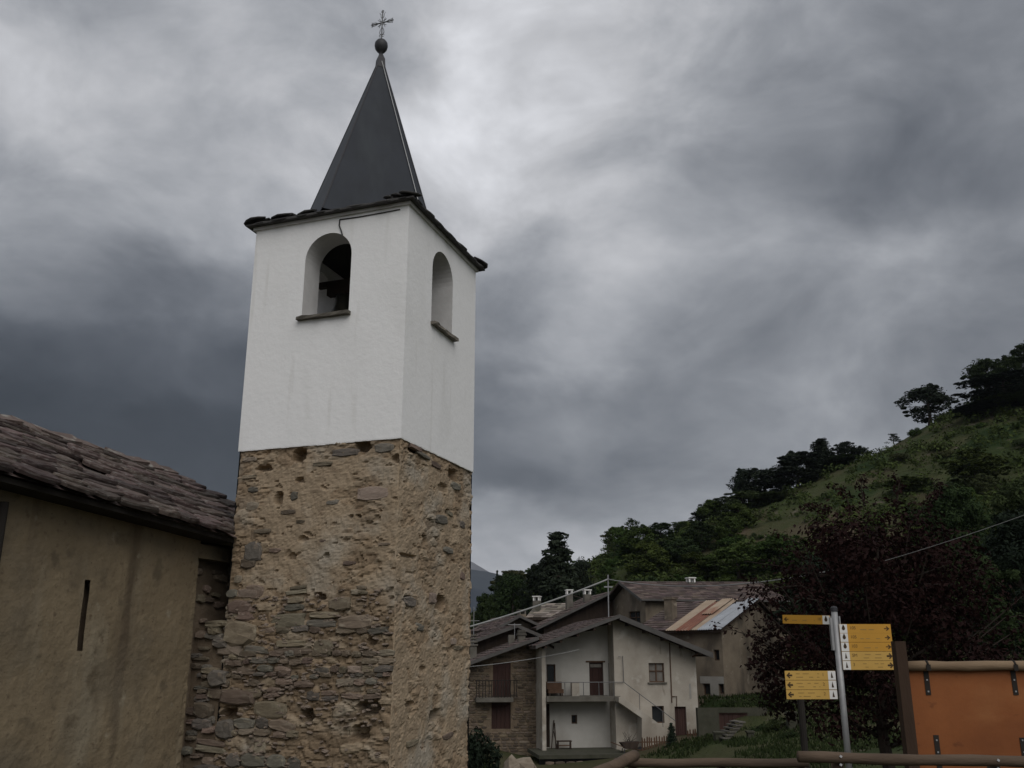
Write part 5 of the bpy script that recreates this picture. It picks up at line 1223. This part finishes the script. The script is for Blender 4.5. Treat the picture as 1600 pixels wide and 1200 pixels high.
# --- house with the rusted metal roof
Co = at(1128, 1000, 62.); Ch = Thing('rusty_roof_house', 'old house under a patched roof of rusty and zinc sheets', 'house', Co.x, 62., gz(Co.x, 64.) - 2., rad(-43))
ze2 = zat(Ch, .3, -.5, 984); zr2_ = zat(Ch, .3, 4.8, 936); CL = -6.6
cd_ = Ch.part('roof', MB().prism([(CL, -.5, ze2), (.3, -.5, ze2), (.3, 4.8, zr2_), (CL, 4.8, zr2_)], (0, 0, -.14)).prism([(CL, 9, ze2), (.3, 9, ze2), (.3, 4.8, zr2_ - .002), (CL, 4.8, zr2_ - .002)], (0, 0, -.14)), 'dark_wood')
Ch.part('roof_slabs', slab_roof((CL, -.5, ze2), (-3.9, -.5, ze2), (-3.9, 4.8, zr2_), (CL, 4.8, zr2_), 13, .6, vr), 'far_slab', cd_, kind='stuff')
def sheet(xa, xb, m, off, lift, short=0.):
    mb = MB(); n = 16; dn = Vector((0, -.5 - off, ze2)); up = Vector((0, 4.8 - short, zr2_ - short * .55))
    for t_ in (0, 1):
        for lay in (.0, -.012):
            for k in range(n + 1):
                x = xa + (xb - xa) * k / n; p = dn.lerp(up, t_); mb.V.append((x, p.y, p.z + .05 + lift + lay + .03 * math.sin(k * 2.1) - (off * .42 if t_ == 0 else 0)))
    m_ = n + 1
    for k in range(n): mb.F += [(k, k + 1, 2 * m_ + k + 1, 2 * m_ + k), (m_ + k + 1, m_ + k, 3 * m_ + k, 3 * m_ + k + 1), (k + 1, k, m_ + k, m_ + k + 1)]
    Ch.part('metal_sheet', mb, m, cd_)
for (xa, xb, m_, off, lift, sh) in [(-3.95, -3.0, 'buff_sheet', .10, .02, .0), (-3.1, -1.9, 'rust_sheet', .22, .05, .3), (-2.0, -1.3, 'buff_sheet', .1, .02, 0.), (-1.4, -.5, 'zinc_sheet', .2, .06, .5), (-.6, .36, 'zinc_sheet', .1, .03, 0.), (-2.6, -1.7, 'buff_sheet', -2.4, .09, .0)]: sheet(xa, xb, m_, off, lift, sh)
q1 = rect(Ch, 1115, 1015, 1124, 1032); q2 = rect(Ch, 1098, 1068, 1110, 1086); q3 = rect(Ch, 1123, 1068, 1131, 1084)
mb = MB(); wall(mb, CL + .4, 0, Ch.base, lambda x: ze2 - .1, [q1, q2, q3], fF, .4); cw_ = Ch.part('front_wall', mb, 'old_plaster')
for o in (q1, q2, q3): window(Ch, cw_, *o, fF, cross=False, depth=.25)
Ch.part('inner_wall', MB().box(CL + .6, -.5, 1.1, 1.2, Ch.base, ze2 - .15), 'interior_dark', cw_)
q = rect(Ch, 1094, 1057, 1131, 1068); Ch.part('whitewash_patch', MB().box(q[0], q[1], -.014, -.002, q[2], q[3]).box(q2[1], q3[0], -.014, -.002, q2[2], q[2]), 'pale_patch', cw_)
mb = MB(); wall(mb, .4, 8.2, Ch.base, lambda y: (ze2 + (zr2_ - ze2) * (y + .5) / 5.3 if y < 4.8 else zr2_ + (ze2 - zr2_) * (y - 4.8) / 4.2) - .16, [], lambda y, d, z: (-d, y, z), .4, [4.8])
Ch.part('side_wall', mb, 'old_plaster')
x_, z_ = Ch.hit(1047, 934, 1.5); Ch.part('chimney', MB().box(x_ - .32, x_ + .32, 1.2, 1.8, z_ - 2.2, z_ - .12).box(x_ - .4, x_ + .4, 1.12, 1.88, z_ - .118, z_), 'old_plaster', cd_)

# ------------------------------------------------------------------ garden
gy_ = 50.
gd = lambda px, py, Y: at(px, py, Y)
p = gd(1145, 1160, 47.); gb = gz(p.x, 47.)
ST = Thing('garden_stair', 'open wooden garden steps climbing to the right in the grass', 'stairs', p.x, 47., p.z - .4, rad(12))
sw_ = lambda px, py: (ST.hit(px, py)[0], ST.hit(px, py)[1])
b0, t0 = sw_(1131, 1158), sw_(1160, 1128)
for s_ in (-.05, .85): ST.part('stringer', MB().prism([(b0[0], s_, b0[1] - .15), (t0[0], s_, t0[1] - .15), (t0[0], s_, t0[1] + .05), (b0[0], s_, b0[1] + .05)], (0, .06, 0)), 'concrete')
for k in range(6):
    f_ = (k + .5) / 6; x = b0[0] + (t0[0] - b0[0]) * f_; z_ = b0[1] + (t0[1] - b0[1]) * f_; ST.part('step', MB().box(x - .15, x + .2, -.12, .98, z_ + .03, z_ + .09), 'concrete')
for (lb, pa, pb_, pt, pbm) in (('short concrete pier left of the garden steps', 1116, 1131, 1143, 1180), ('short concrete pier right of the garden steps', 1167, 1177, 1142, 1180), ('mossy concrete pier in the grass left of the dark post', 1229, 1243, 1112, 1165)):
    a, b = gd(pa, pt, 47.5), gd(pb_, pt, 47.5); z0 = gz(a.x, 47.5) - .2; c = (a.x + b.x) / 2; w_ = (b.x - a.x) / 2
    tag(link('pier', MB().box(-w_, w_, -w_, w_, z0, a.z - .07).box(-w_ - .05, w_ + .05, -w_ - .05, w_ + .05, a.z - .068, a.z).mesh('pier', 'mossy_concrete'), None, (c, 47.5, CZ)), lb, 'pier')
a, b = gd(1112, 1106, 53.), gd(1182, 1106, 53.); z0 = gd(1150, 1142, 53.).z - .6; c = (a.x + b.x) / 2; w_ = (b.x - a.x) / 2
SH = Thing('cellar_front', 'sunken cellar front with a red brown plank door behind the garden steps', 'cellar', c, 53., z0, rad(4))
dd = (-w_ + .35, w_ - .5, z0, a.z - .25); mb = MB(); wall(mb, -w_ - .8, w_ + .6, z0, lambda x: a.z, [dd], fF, .4); sw2 = SH.part('wall', mb, 'mossy_concrete'); door(SH, sw2, *dd, fF, 'red_wood', .12, 6)
# pale boulder near the stone house
p = gd(812, 1196, 31.); bm = stone_mesh('boulder', 'pale_stone', 77, 14)
tag(link('boulder', bm, None, (p.x, 31., p.z + CZ - .25), (rad(-50), 0, .2), (1.0, .5, .8)), 'pale flat boulder before the stone house beside the shrub', 'boulder')
# grass
gm = MB(); gr = random.Random(3); bl_ = 0
while bl_ < 26000:
    Y = 13 + 52 * gr.random() ** .9; px = gr.uniform(735, 1640); X = at(px, 1150, Y).x
    if Y > 52 and px < 1095 or (Y > 44 and px < 1000): continue
    if -6.3 < X < 1.6 and Y < 24: continue
    if fbm(X * .2, Y * .2, 15.) < -.25: continue
    b = gz(X, Y); h = gr.uniform(.06, .16) * (1 + .010 * Y); w_ = .012 + .0009 * Y; a = gr.uniform(0, 3.14); lx, ly = gr.uniform(-.5, .5) * h, gr.uniform(-.5, .5) * h; o = len(gm.V)
    gm.V += [(X - w_ * math.cos(a), Y - w_ * math.sin(a), b - .02), (X + w_ * math.cos(a), Y + w_ * math.sin(a), b - .02), (X + lx, Y + ly, b + h)]; gm.F.append((o, o + 1, o + 2)); bl_ += 1
go = link('grass', gm.mesh('grass', 'grass_blade'), None, (0, 0, CZ)); tag(go, 'green grass over the garden and banks', 'grass', kind='stuff')
# ------------------------------------------------------------------ overhead cables
def catenary(a, b, sag, n=24): a, b = Vector(a), Vector(b); return [a.lerp(b, i / n) - Vector((0, 0, sag * 4 * (i / n) * (1 - i / n))) for i in range(n + 1)]
pt_ = at(950, 903, 57.); H.part('service_mast', MB().tube([(H.hit(951, 965, .5)[0], .5, H.hit(951, 966, .5)[1] - .3), (H.hit(950, 900, .5)[0], .5, H.hit(950, 898, .5)[1])], .035, 8).box(H.hit(944, 917, .5)[0], H.hit(957, 917, .5)[0], .46, .54, H.hit(950, 918, .5)[1], H.hit(950, 916, .5)[1]), 'galvanised')
mast = wpt(H, H.hit(950, 905, .5)[0], .5); mast.z = H.hit(950, 905, .5)[1]
def cable(label, a, b, sag, r_, m='power_cable'):
    P_ = catenary(a, b, sag); solo('overhead_cable', MB().tube(P_, r_, 6), m, label, 'cable')
cable('thick pale cable rising from the tower to the roof mast', at(640, 1003, 52.), mast, .25, .05)
cable('pale cable running from the roof mast right to the plum tree', mast, at(1330, 885, 40.), .6, .028)
cable('thin cable crossing in front of the plum crown at right', at(1383, 876, 17.5), at(1640, 790, 16.), .03, .0042)
cable('thin slack wire along the front of the stone house', at(700, 1044, 55.), at(905, 1015, 55.), .15, .018)
q = at(740, 1000, 60.); solo('roof_aerial', MB().tube([(q.x, 60., at(740, 1030, 60).z), (q.x, 60., at(740, 948, 60).z)], .02, 5).tube([(q.x - .35, 60., at(740, 970, 60).z), (q.x + .35, 60., at(740, 970, 60).z)], .015, 5), 'galvanised', 'thin television aerial on the roofs beside the tower edge', 'aerial')
q = at(804, 976, 64.); solo('roof_aerial', MB().tube([(q.x, 64., q.z - .9), (q.x, 64., q.z + .1)], .02, 5).tube([(q.x - .45, 64., q.z), (q.x + .45, 64., q.z)], .02, 5), 'galvanised', 'flat television aerial on the dark gable over the stone house', 'aerial')

# ------------------------------------------------------------------ air
hz = MB().box(-6500, 6500, -600, 5600, -260, 560)
ho = link('haze', hz.mesh('haze', 'glass'), None, (0, 0, CZ)); ho['kind'] = 'stuff'; ho['label'] = 'thin grey blue air over the valley'; ho['category'] = 'haze'
hm = bpy.data.materials.new('haze_air'); hm.use_nodes = True; hn = hm.node_tree; hn.nodes.clear()
ov = hn.nodes.new('ShaderNodeOutputMaterial'); pv = hn.nodes.new('ShaderNodeVolumePrincipled'); pv.inputs['Density'].default_value = 5e-5; pv.inputs['Color'].default_value = (.72, .80, .95, 1)
hn.links.new(pv.outputs[0], ov.inputs['Volume']); ho.data.materials.clear(); ho.data.materials.append(hm)
